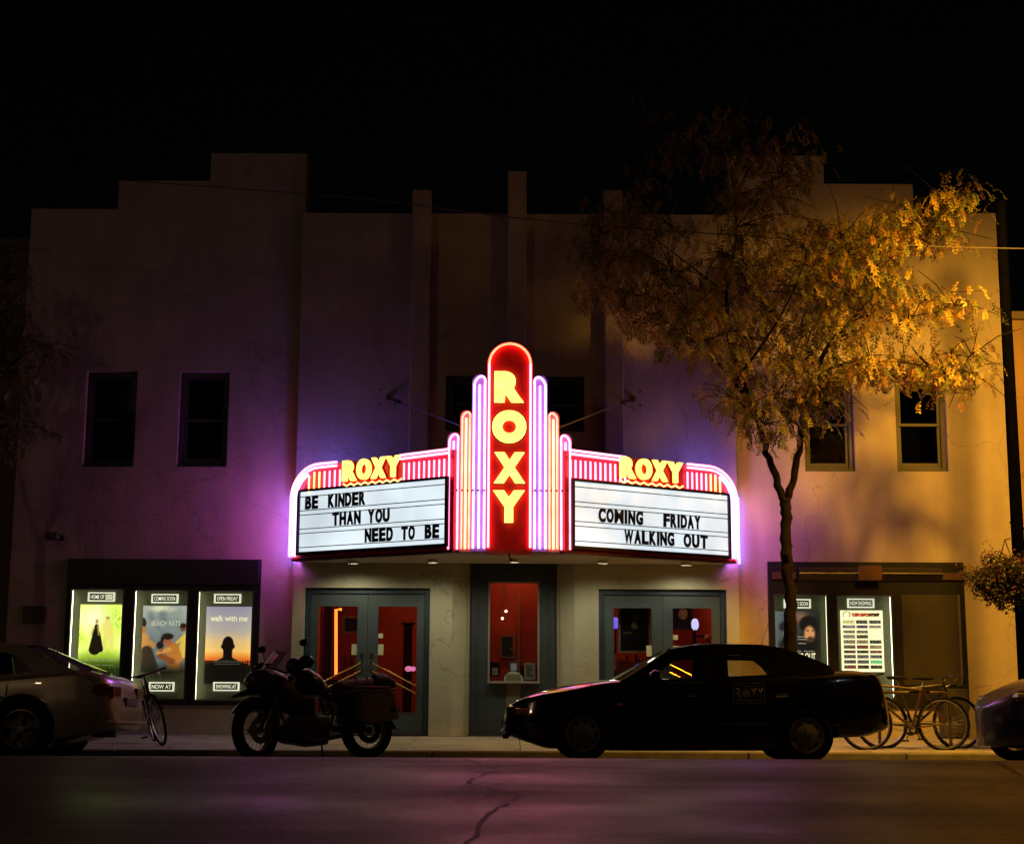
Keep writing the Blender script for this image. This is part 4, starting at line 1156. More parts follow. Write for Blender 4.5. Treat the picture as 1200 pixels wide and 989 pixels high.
# two floor lamps with lavender glass shades on the right
for px, py, m_, lab in ((721, 730, emis('shade_violet', (.22, .14, 1), 1.0), 'violet glass shade lamp at the left edge of the right doors'), (814.5, 731.5, emis('shade_lavender', (.62, .60, 1), 1.3), 'lavender glass shade lamp before the red wall in the right doors')):
    t = thing('standing_lamp', lab, 'lamp', group='lamps with glass shades in the lobby'); Yl = 23.9; p = at(px, py, Yl)
    m = MB(); m.lathe([(.028, -.085), (.055, -.05), (.06, .01), (.045, .07), (.02, .09)], Matrix.Translation((p.x, Yl, p.z)) @ Matrix.Rotation(PI / 2, 4, 'X'), 16); m.build('lamp_shade', m_, t, smooth=True)
    m = MB(); m.cyl((p.x, Yl, .006), (p.x, Yl, p.z - .07), .012, seg=8).cyl((p.x, Yl, .006), (p.x, Yl, .03), .13, seg=16); m.build('lamp_stand', BLACKM, t)
# rack, papers, shelf by right doors
t = thing('leaflet_rack', 'low dark leaflet rack under the framed poster behind the right doors', 'rack'); p0 = at(720, 767, 23.45); p1 = at(764, 790, 23.45)
m = MB(); m.box((p0.x, 23.45, .006), (p1.x, 23.75, p1.z + .02), .008); m.build('rack_body', mat('dark_wood', (.09, .03, .015)), t)
m = MB()
for i in range(11):
    x = p0.x + .05 + i * (p1.x - p0.x - .08) / 11; h = random.uniform(.16, .30); m.box((x, 23.52, p1.z + .022), (x + .035, 23.56, p1.z + .02 + h), .002)
o = m.build('leaflets', mat('leaflet_paper', (.22, .07, .04), .6, noise=.6, nscale=20), t); o['kind'] = 'stuff'
t = MB(); p = at(719, 775, 23.1); t.box((p.x - .035, 23.1, p.z - .12), (p.x + .035, 23.11, p.z + .12), .003); tag(t.build('door_card', mat('card_cream', (.6, .45, .25), .6), None), 'cream card standing at the left edge of the right hand doors', 'card')
# face sculpture / mask
t = thing('wall_mask', 'pale mask on a dark wall bracket inside the right doors', 'mask'); p = at(829, 748, 24.4)
m = MB(); m.sphere((p.x, 24.4, p.z), .07, 14, (.75, .7, 1)); m.sphere((p.x - .03, 24.35, p.z - .005), .014, 8); m.build('mask_face', mat('mask_tan', (.5, .25, .12), .5), t, smooth=True)
m = MB(); m.box((p.x - .22, 24.42, p.z + .02), (p.x, 24.44, p.z + .05)).cyl((p.x - .22, 24.43, p.z - .3), (p.x - .22, 24.43, p.z + .1), .015); m.build('mask_bracket', BLACKM, t)
# booth contents
t = thing('price_card', 'white price card propped behind the ticket window on the right', 'card'); p = at(621, 786, 23.2)
m = MB(); m.box((p.x - .085, 23.2, p.z - .13), (p.x + .085, 23.21, p.z + .12), .003); m.build('card_sheet', mat('card_white', (.55, .52, .42), .6), t)
m = MB()
for k in range(6): m.box((p.x - .06, 23.196, p.z - .08 + k * .03), (p.x + .05 - .02 * (k % 3), 23.1985, p.z - .068 + k * .03))
m.build('card_print', LETTERBLK, t)
t = thing('ticket_machine', 'small ticket machine with blue screen behind the booth window', 'machine'); p = at(602, 783, 23.3)
m = MB(); m.box((p.x - .07, 23.3, p.z - .16), (p.x + .07, 23.4, p.z + .11), .01); m.build('machine_body', mat('machine_grey', (.16, .15, .16), .5), t)
m = MB(); m.box((p.x - .045, 23.293, p.z - .03), (p.x + .045, 23.299, p.z + .08)); m.build('screen', emis('screen_glow', (.4, .38, .6), .12), t)
t = thing('speaker_grille', 'small round talk grille standing on the ticket ledge', 'speaker'); p = at(602, 762, 23.25)
m = MB(); m.tube([(p.x - .05, 23.25, p.z + .04), (p.x, 23.25, p.z - .02), (p.x + .05, 23.25, p.z + .04)], .01).cyl((p.x, 23.25, p.z - .12), (p.x, 23.25, p.z - .01), .008).cyl((p.x, 23.25, p.z - .13), (p.x, 23.25, p.z - .11), .05, seg=16); m.build('speaker_stem', STEEL, t, smooth=True)
t = thing('receipt_printer', 'dark receipt printer with pale paper at the booth window left', 'printer'); p = at(580.5, 783, 23.25)
m = MB(); m.box((p.x - .08, 23.25, p.z - .12), (p.x + .07, 23.45, p.z + .10), .012); m.build('printer_body', BLACKM, t)
m = MB(); m.box((p.x - .05, 23.235, p.z - .1), (p.x + .04, 23.249, p.z + .01)); m.build('paper_roll', mat('card_white', (.55, .52, .42)), t)
for px, py, ey in ((593, 716, 24.2), (588.7, 724.5, 24.2)):  # glowing beads added in place of two reflections at the booth window
    p = at(px, py, ey); t = thing('glint_bead', None, None); tag(t, ('upper' if py < 720 else 'lower') + ' of two tiny warm glowing beads standing in for reflections in the ticket booth', 'glint', 'reflection beads in the ticket booth')
    m = MB(); m.sphere((p.x, ey, p.z), .022, 10); m.build('glint_sphere', emis('glint_glow', (1, .75, .4), 6), t, smooth=True)
    m = MB(); m.cyl((p.x, ey, p.z + .02), (p.x, ey, lz1 - .003), .004, seg=6); m.build('glint_cord', BLACKM, t)

# ------------------------------------------------------------------ street lamp, flower basket, cable
px_pole = at(1191, 600, 19.9); PX = px_pole.x
bp0 = thing('banner_pole', 'tall black pole at the right edge carrying the flower basket', 'pole', (PX, 19.9, walk_z(19.9)))
m = MB(); m.cyl((0, 0, 0), (0, 0, .35), .15, .13, 16).cyl((0, 0, .35), (0, 0, 7.35), .088, .07, 16).sphere((0, 0, 7.38), .085, 12); m.build('pole_shaft', POLE, bp0, smooth=True)
m = MB(); m.tube([(.07, 0, 2.9), (.35, -.02, 2.96), (.42, -.02, 2.9)], .015); m.tube([(-.07, 0, 2.95), (-.12, -.1, 2.98), (-.13, -.3, 2.92)], .012); m.build('basket_bracket', POLE, bp0)
def street_lamp(base, head, lab):
    sl = thing('street_lamp', lab, 'street lamp', base); e = Vector(head) - Vector(base) + Vector((0, 0, .12))
    m = MB(); m.cyl((0, 0, 0), (0, 0, .35), .15, .13, 16).cyl((0, 0, .35), (0, 0, 8.7), .088, .07, 16); m.build('pole', POLE, sl, smooth=True)
    m = MB(); m.tube([(0, 0, 8.6), (e.x * .15, e.y * .15, e.z + .05), (e.x * .5, e.y * .5, e.z + .18), (e.x * .95, e.y * .95, e.z + .02)], .045, 10); m.build('arm', POLE, sl, smooth=True)
    m = MB(); m.loft([(-.38, 0, 0, .04, .03), (-.25, 0, .01, .13, .07), (0, 0, .02, .17, .09), (.25, 0, .01, .15, .07), (.36, 0, 0, .05, .03)], 16)
    m.build('lamp_head', POLE, sl, smooth=True, loc=e + Vector((0, 0, .04)), rot=(0, 0, math.atan2(e.y, e.x)))
    m = MB(); m.cyl((0, 0, -.085), (0, 0, -.07), .12, seg=20); m.build('lamp_lens', emis('sodium_glow', (1, .5, .1), 20), sl, loc=e)
street_lamp((9.8, 19.9, walk_z(19.9)), LAMP, 'lit sodium street lamp just beyond the right edge of the view')
ld = bpy.data.lights.new('sodium_light', 'SPOT'); ld.energy = LAMP_POWER; ld.color = (1.0, .465, .035); ld.spot_size = rad(LAMP_SIZE); ld.spot_blend = 1.0; ld.shadow_soft_size = .28
lo = bpy.data.objects.new('sodium_light', ld); COL.objects.link(lo); lo.location = LAMP
lo.rotation_euler = (LAMP_AIM - LAMP).to_track_quat('-Z', 'Y').to_euler()
lk = bpy.data.lights.new('sodium_scatter', 'POINT'); lk.energy = 110; lk.color = (1.0, .45, .07); lk.shadow_soft_size = .25
lko = bpy.data.objects.new('sodium_scatter', lk); COL.objects.link(lko); lko.location = LAMP + Vector((0, 0, -.02))
street_lamp((-12.0, .5, .2), (-10.6, 3.2, 8.6), 'street lamp across the road from the theater, behind the viewpoint')
ld2 = bpy.data.lights.new('sodium_light', 'POINT'); ld2.energy = 230; ld2.color = (1.0, .66, .40); ld2.shadow_soft_size = .2
lo2 = bpy.data.objects.new('sodium_light', ld2); COL.objects.link(lo2); lo2.location = (-10.6, 3.2, 8.55)

# leafy flower basket
fb = thing('flower_basket', 'round hanging basket of reddish flowers on the black pole', 'flower basket', at(1180, 682, 19.6))
m = MB(); m.lathe([(.02, -.22), (.14, -.17), (.20, -.05), (.22, .0)], Matrix.Rotation(PI / 2, 4, 'X') @ Matrix.Identity(4), 16)
m.build('basket', mat('basket_brown', (.03, .02, .015), .8), fb, smooth=True)
def leaf_cloud(n, c, R3, size, cols, rnd, flat=.75):
    vs = []; fs = []; cl = []
    for _ in range(n):
        while True:
            p = Vector((rnd.uniform(-1, 1), rnd.uniform(-1, 1), rnd.uniform(-1, 1)))
            if p.length < 1 and p.length > .25: break
        k = 1 + .22 * math.sin(p.x * 7 + p.z * 5) + .15 * math.sin(p.y * 9 + 2)
        p = Vector((p.x * R3[0], p.y * R3[1], p.z * R3[2])) * k + Vector(c)
        a = Vector((rnd.gauss(0, 1), rnd.gauss(0, 1), rnd.gauss(0, 1))).normalized(); b = a.orthogonal().normalized()
        s = size * rnd.uniform(.6, 1.3); i = len(vs)
        vs += [p - a * s, p + b * s * .55, p + a * s, p - b * s * .55]; fs.append((i, i + 1, i + 2, i + 3))
        col = rnd.choice(cols); f = rnd.uniform(.7, 1.2); cl += [(col[0] * f, col[1] * f, col[2] * f, 1)] * 4
    return vs, fs, cl
def leaf_mat(name, trans=.42):
    m, t, b = nt(name); L = t.links.new
    va = t.nodes.new('ShaderNodeVertexColor'); va.layer_name = 'leaf'
    L(va.outputs[0], b.inputs['Base Color']); b.inputs['Roughness'].default_value = .5
    b.inputs['Specular IOR Level'].default_value = .35
    tl = t.nodes.new('ShaderNodeBsdfTranslucent'); L(va.outputs[0], tl.inputs[0])
    mx = t.nodes.new('ShaderNodeMixShader'); mx.inputs[0].default_value = trans
    L(b.outputs[0], mx.inputs[1]); L(tl.outputs[0], mx.inputs[2]); L(mx.outputs[0], t.nodes['Material Output'].inputs[0])
    return m
LEAF = leaf_mat('leaf')
def cloud_obj(name, data, parent, kind='stuff'):
    vs, fs, cl = data
    me = bpy.data.meshes.new(name); me.from_pydata(vs, [], fs)
    ca = me.color_attributes.new('leaf', 'FLOAT_COLOR', 'CORNER'); ca.data.foreach_set('color', [q for c in cl for q in c])
    o = link(name, me, parent, LEAF)
    if kind: o['kind'] = kind
    return o
rn = random.Random(3)
cloud_obj('basket_foliage', leaf_cloud(4200, (.02, 0, .02), (.50, .42, .35), .028, [(.018, .026, .012), (.03, .03, .012), (.012, .018, .01)], rn), fb)
cloud_obj('basket_flowers', leaf_cloud(1500, (.02, 0, .05), (.58, .48, .39), .020, [(.16, .035, .06), (.12, .03, .03), (.18, .07, .04), (.09, .02, .04)], rn), fb)
m = MB(); m.tube([(-.18, 0, 0), (0, 0, .55)], .006).tube([(.18, 0, 0), (0, 0, .55)], .006).tube([(0, 0, .55), (PX - fb.location.x - .1, .3, .6)], .008); m.build('hanger_chain', BLACKM, fb)

cbl = []
for px, py in ((380, 229), (450, 235), (520, 245), (600, 255), (700, 265), (850, 275), (950, 282), (1050, 287), (1120, 290), (1195, 291.5), (1300, 293)): cbl.append(at(px, py, 19.3))
m = MB(); m.tube(cbl, .0075, 6)
m.tube([at(-80, 205, 19.3), at(150, 212, 19.3), at(380, 229, 19.3)], .007, 6)
tag(m.build('overhead_cable', mat('cable_grey', (.06, .05, .045), .7), None, smooth=True), 'thin overhead cable spanning the street through the tree crown', 'cable')

# ------------------------------------------------------------------ trees
BARK = mat('bark', (.016, .011, .008), .98, spec=.08, noise=.5, nscale=14, bump=.9, bscale=30, stretch=(1, 1, .35))
def spline(pts, sub=4):
    out = []
    n = len(pts)
    for i in range(n - 1):
        p0, p1, p2, p3 = pts[max(i - 1, 0)], pts[i], pts[i + 1], pts[min(i + 2, n - 1)]
        for k in range(sub):
            t = k / sub
            out.append(.5 * ((2 * p1) + (-p0 + p2) * t + (2 * p0 - 5 * p1 + 4 * p2 - p3) * t * t + (-p0 + 3 * p1 - 3 * p2 + p3) * t ** 3))
    out.append(pts[-1]); return out
def frond_data(clusters, per, rnd, cols, acc, spread=.205):
    vs, fs, cl = acc
    for c, k, bright in clusters:
        for _ in range(int(per * k)):
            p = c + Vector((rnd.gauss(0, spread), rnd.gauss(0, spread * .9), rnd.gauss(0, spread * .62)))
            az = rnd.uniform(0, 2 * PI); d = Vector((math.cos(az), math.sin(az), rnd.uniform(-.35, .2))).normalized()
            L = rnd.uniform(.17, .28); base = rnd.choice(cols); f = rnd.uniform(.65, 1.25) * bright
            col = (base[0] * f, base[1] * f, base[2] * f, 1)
            side0 = d.cross(Vector((0, 0, 1))).normalized()
            n = 6
            pr = p.copy(); dd = d.copy()
            for i in range(n):
                dd = (dd + Vector((0, 0, -.30))).normalized(); pr = pr + dd * (L / n)
                for sg in (-1, 1):
                    a = (side0 * sg * .85 + dd * .5 + Vector((0, 0, -.28)) + Vector((rnd.gauss(0, .12), rnd.gauss(0, .12), rnd.gauss(0, .12)))).normalized()
                    b = a.cross(dd).normalized() * .0085
                    ln = rnd.choice((.045, .06, .08)) * (1 - .35 * abs(i - 2.5) / 3) * rnd.uniform(.8, 1.2)
                    q = len(vs)
                    vs += [pr, pr + a * ln * .5 + b.cross(a).normalized() * .0145, pr + a * ln, pr + a * ln * .5 - b.cross(a).normalized() * .0145]
                    fs.append((q, q + 1, q + 2, q + 3)); cl += [col] * 4
def tree(lab, base, limbs, clusters, per, cols, seed, Yt, extra_group=None):
    rnd = random.Random(seed)
    t = thing('street_tree', lab, 'tree', base, group=extra_group)
    O = Vector(base)
    trunk = MB(); allpts = []
    for li, limb in enumerate(limbs):
        P = [at(px, py, Yt + dy) - O for px, py, dy, r in limb]; Rr = [r * .86 for *_, r in limb]
        sp = spline(P, 5); n = len(sp)
        rs = []
        for i in range(n):
            x = i / (n - 1) * (len(Rr) - 1); a = int(min(x, len(Rr) - 2)); rs.append(Rr[a] + (Rr[a + 1] - Rr[a]) * (x - a))
        sp = [p + Vector((rnd.gauss(0, r * .18), rnd.gauss(0, r * .18), 0)) for p, r in zip(sp, rs)]
        mb = trunk if li == 0 else MB()
        mb.tube(sp, [r * rnd.uniform(.93, 1.09) for r in rs], 10)
        if li == 0:
            mb.cyl(sp[0] + Vector((0, 0, -.02)), sp[1], rs[0] * 1.5, rs[1], 10)
            for q in range(2, len(sp) - 1, 3):
                an = rnd.uniform(0, 6); mb.sphere(sp[q] + Vector((math.cos(an), math.sin(an), 0)) * rs[q] * .82, rs[q] * .34, 8)
            mb.build('trunk', BARK, t, smooth=True)
        else: mb.build('limb', BARK, t, smooth=True)
        allpts += [(p, r) for p, r in zip(sp, rs) if li > 0 or True]
    tw = MB(); C = []
    for px, py, dy, k, br in clusters:
        c = at(px, py, Yt + dy) - O; C.append((c, k, br))
        p, r = min(allpts[10:], key=lambda q: (q[0] - c).length + (.5 if q[0].z > c.z else 0))
        mid = (p + c) / 2 + Vector((rnd.gauss(0, .08), rnd.gauss(0, .08), .06))
        sp = spline([p, mid, c], 4)
        tw.tube(sp, [max(.005, min(r * .5, .016) * (1 - i / len(sp) * .6)) for i in range(len(sp))], 5)
        for q in range(7):
            e = c + Vector((rnd.gauss(0, .34), rnd.gauss(0, .3), rnd.gauss(.02, .22)))
            tw.tube([mid.lerp(c, rnd.uniform(.3, 1)), (c + e) / 2 + Vector((0, 0, .05)), e], [.009, .007, .004], 4)
    o = tw.build('twigs', BARK, t); o['kind'] = 'stuff'
    acc = ([], [], [])
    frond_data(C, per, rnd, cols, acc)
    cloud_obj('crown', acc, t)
    return t
YT = 20.1
tb = at(929, 879, YT); tb.z = walk_z(YT)
limbs = [
 [(929, 876, 0, .115), (927, 800, 0, .105), (926, 740, 0, .098), (925, 690, 0, .092), (921, 640, 0, .088), (921, 600, 0, .085), (920, 582, 0, .085)],
 [(920, 592, 0, .07), (910, 562, 0, .06), (899, 530, .05, .055), (886, 485, .1, .05), (866, 438, .15, .045), (855, 395, .2, .04), (852, 340, .2, .03), (862, 280, .15, .022), (860, 220, .2, .016), (850, 155, .2, .006)],
 [(921, 590, 0, .065), (930, 560, -.05, .058), (938, 520, -.1, .052), (942, 480, -.2, .046), (954, 440, -.3, .04), (975, 400, -.3, .034), (1003, 370, -.35, .028), (1042, 322, -.4, .02), (1088, 268, -.4, .013), (1134, 222, -.4, .005)],
 [(952, 446, -.3, .026), (985, 428, -.4, .02), (1050, 424, -.5, .014), (1100, 432, -.5, .009), (1140, 436, -.5, .005)],
 [(884, 480, .1, .028), (846, 430, .3, .022), (795, 385, .4, .016), (735, 350, .5, .011), (700, 288, .5, .005)],
 [(866, 440, .15, .026), (896, 400, -.2, .02), (928, 345, -.3, .014), (950, 285, -.3, .006)],
 [(888, 490, .1, .022), (925, 440, .4, .016), (950, 390, .6, .01), (965, 330, .6, .005)],
 [(977, 398, -.3, .02), (1035, 377, -.2, .012), (1115, 363, -.1, .005)],
 [(852, 345, .2, .018), (800, 305, .3, .012), (735, 255, .3, .005)],
 [(860, 235, .2, .014), (885, 190, .1, .009), (935, 175, 0, .005)],
]
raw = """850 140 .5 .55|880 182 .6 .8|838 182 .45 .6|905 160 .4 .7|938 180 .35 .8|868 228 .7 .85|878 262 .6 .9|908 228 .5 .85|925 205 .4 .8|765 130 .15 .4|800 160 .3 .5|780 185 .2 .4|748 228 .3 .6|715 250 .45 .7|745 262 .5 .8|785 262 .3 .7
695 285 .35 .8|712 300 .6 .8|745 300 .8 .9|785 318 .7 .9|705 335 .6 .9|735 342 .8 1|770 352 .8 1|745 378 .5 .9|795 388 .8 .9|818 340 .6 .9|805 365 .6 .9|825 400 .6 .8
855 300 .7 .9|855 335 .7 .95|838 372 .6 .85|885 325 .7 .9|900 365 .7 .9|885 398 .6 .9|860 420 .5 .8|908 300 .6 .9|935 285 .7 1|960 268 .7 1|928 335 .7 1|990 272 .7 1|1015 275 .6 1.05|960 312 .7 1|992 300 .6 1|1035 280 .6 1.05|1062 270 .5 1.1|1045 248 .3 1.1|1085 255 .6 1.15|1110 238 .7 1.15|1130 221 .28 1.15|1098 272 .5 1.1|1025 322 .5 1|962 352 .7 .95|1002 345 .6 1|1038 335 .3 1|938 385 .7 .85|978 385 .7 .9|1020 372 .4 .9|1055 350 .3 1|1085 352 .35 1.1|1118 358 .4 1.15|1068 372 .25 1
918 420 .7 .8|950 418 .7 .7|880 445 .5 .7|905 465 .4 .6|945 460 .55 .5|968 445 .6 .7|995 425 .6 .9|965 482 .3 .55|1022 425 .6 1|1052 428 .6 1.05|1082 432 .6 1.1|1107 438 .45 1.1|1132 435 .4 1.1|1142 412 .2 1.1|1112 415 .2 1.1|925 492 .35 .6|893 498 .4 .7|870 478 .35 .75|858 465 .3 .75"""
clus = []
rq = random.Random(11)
for tok in raw.replace('\n', '|').split('|'):  # leaf colour per cluster follows the lamp light, palest right, dimmest upper left
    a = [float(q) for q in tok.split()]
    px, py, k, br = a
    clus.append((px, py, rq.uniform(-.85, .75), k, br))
LC = [(.34, .25, .05), (.40, .24, .04), (.28, .25, .06), (.18, .19, .045), (.44, .32, .08), (.32, .16, .035), (.12, .14, .035)]
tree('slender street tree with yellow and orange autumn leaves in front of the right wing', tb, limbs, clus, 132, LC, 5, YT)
YT2 = 20.4
tb2 = at(-55, 878, YT2); tb2.z = walk_z(YT2)
limbs2 = [[(-55, 876, 0, .12), (-56, 740, 0, .1), (-60, 640, 0, .09), (-58, 560, 0, .08)], [(-58, 565, 0, .07), (-40, 500, 0, .05), (-22, 430, 0, .035), (-8, 360, 0, .02), (0, 290, 0, .008)], [(-58, 565, 0, .06), (-80, 480, 0, .04), (-100, 380, 0, .02), (-90, 280, 0, .01)], [(-30, 460, 0, .03), (10, 430, 0, .018), (45, 405, 0, .006)]]
cl2 = [(px, py, rq.uniform(-.6, .6), k, .8) for px, py, k in ((0, 300, .6), (10, 330, .5), (-15, 340, .9), (5, 370, .7), (25, 400, .6), (45, 405, .35), (0, 420, 1), (20, 440, .8), (-20, 450, 1), (5, 480, .8), (-5, 510, .6), (15, 500, .35), (-60, 420, 1), (-90, 380, 1), (-100, 300, 1), (-60, 330, 1), (-50, 480, 1))]
tree('second street tree mostly beyond the left edge, dim olive foliage', tb2, limbs2, cl2, 100, [(.20, .20, .06), (.24, .18, .04), (.14, .16, .06)], 9, YT2)

# ------------------------------------------------------------------ vehicles
def lerp_prof(P, x):
    if x <= P[0][0]: return P[0][1]
    for (a, za), (b, zb) in zip(P, P[1:]):
        if x <= b: return za + (zb - za) * (x - a) / (b - a) if b > a else zb
    return P[-1][1]
def smooth_prof(P, x, w=.05): return sum(lerp_prof(P, x + d * w) for d in (-1, -.5, 0, .5, 1)) / 5
def plate(name, outer, holes, ymap, th, mat_, parent):
    cu = bpy.data.curves.new('p', 'CURVE'); cu.dimensions = '2D'; cu.fill_mode = 'BOTH'; cu.extrude = th / 2
    for poly in [outer] + holes:
        sp = cu.splines.new('POLY'); sp.points.add(len(poly) - 1); sp.use_cyclic_u = True
        for p, q in zip(sp.points, poly): p.co = (q[0], q[1], 0, 1)
    o = bpy.data.objects.new('p', cu); COL.objects.link(o)
    me = bpy.data.meshes.new_from_object(o.evaluated_get(bpy.context.evaluated_depsgraph_get()))
    bpy.data.objects.remove(o)
    me.name = name; me.materials.clear()
    bm = bmesh.new(); bm.from_mesh(me); bmesh.ops.remove_doubles(bm, verts=bm.verts, dist=.0005)
    for v in bm.verts: x, z, d = v.co; v.co = Vector((x, ymap(x, z) + d, z))
    bmesh.ops.recalc_face_normals(bm, faces=bm.faces); bm.to_mesh(me); bm.free()
    return link(name, me, parent, mat_)
TYRE = mat('tyre', (.007, .007, .007), .9, bump=.2, spec=.12)
def wheel(parent, c, R, side, style, rimmat, steer=0):
    w = thing('wheel'); w.parent = parent; w.location = c; w.rotation_euler = (0, 0, steer)
    if side > 0: w.rotation_euler = (0, 0, PI + steer)
    r0 = R * .66
    m = MB(); m.lathe([(r0, -.085), (R * .84, -.098), (R * .95, -.088), (R, -.06), (R, .06), (R * .95, .088), (R * .84, .098), (r0, .085)], seg=36, closed=True); m.build('tyre', TYRE, w, smooth=True)
    m = MB()
    if style == 'cap':
        m.lathe([(r0, -.06), (r0, -.084), (r0 * .94, -.092), (r0 * .82, -.086), (r0 * .55, -.094), (r0 * .26, -.102), (.0005, -.104)], seg=36)
        m.lathe([(r0, -.084), (r0, .02), (r0 * .9, .02), (r0 * .9, -.06)], seg=28)
        m.build('rim', rimmat, w, smooth=True)
        m = MB()
        for k in range(9):
            a = 2 * PI * k / 9; ca, sa = math.cos(a), math.sin(a); rr = r0 * .69
            u = Vector((ca, 0, sa)); t_ = Vector((-sa, 0, ca)); o_ = u * rr + Vector((0, -.0925, 0))
            poly = [o_ + u * r0 * .10 + t_ * r0 * .10, o_ + u * r0 * .10 - t_ * r0 * .10, o_ - u * r0 * .10 - t_ * r0 * .055, o_ - u * r0 * .10 + t_ * r0 * .055]
            A = [m.bm.verts.new(p) for p in poly]; Bv = [m.bm.verts.new(p + Vector((0, .02, 0))) for p in poly]
            m.bm.faces.new(A); m.bm.faces.new(Bv[::-1])
            for i in range(4): m.bm.faces.new((A[i], A[(i + 1) % 4], Bv[(i + 1) % 4], Bv[i]))
        for k in range(4):
            a = 2 * PI * k / 4 + .4; m.cyl((math.cos(a) * r0 * .17, -.107, math.sin(a) * r0 * .17), (math.cos(a) * r0 * .17, -.10, math.sin(a) * r0 * .17), .011, seg=6)
        m.build('cap_slots', RUBBER, w)
    else:
        m.lathe([(r0, .07), (r0, -.08), (r0 * .93, -.086), (r0 * .90, -.06), (r0 * .90, .06)], seg=36)
        for k in range(5):
            for q in (-.14, .14):
                a = 2 * PI * k / 5 + .3; a2 = a + q
                m.tube([(math.cos(a) * r0 * .15, -.06, math.sin(a) * r0 * .15), (math.cos(a2) * r0 * .92, -.075, math.sin(a2) * r0 * .92)], [.022, .014], 6)
        m.cyl((0, -.075, 0), (0, .02, 0), r0 * .2, seg=16)
        m.build('rim', rimmat, w, smooth=True)
        m = MB(); m.cyl((0, -.02, 0), (0, .0, 0), r0 * .62, seg=28); m.build('brake_disc', DSTEEL, w, smooth=True)
    return w

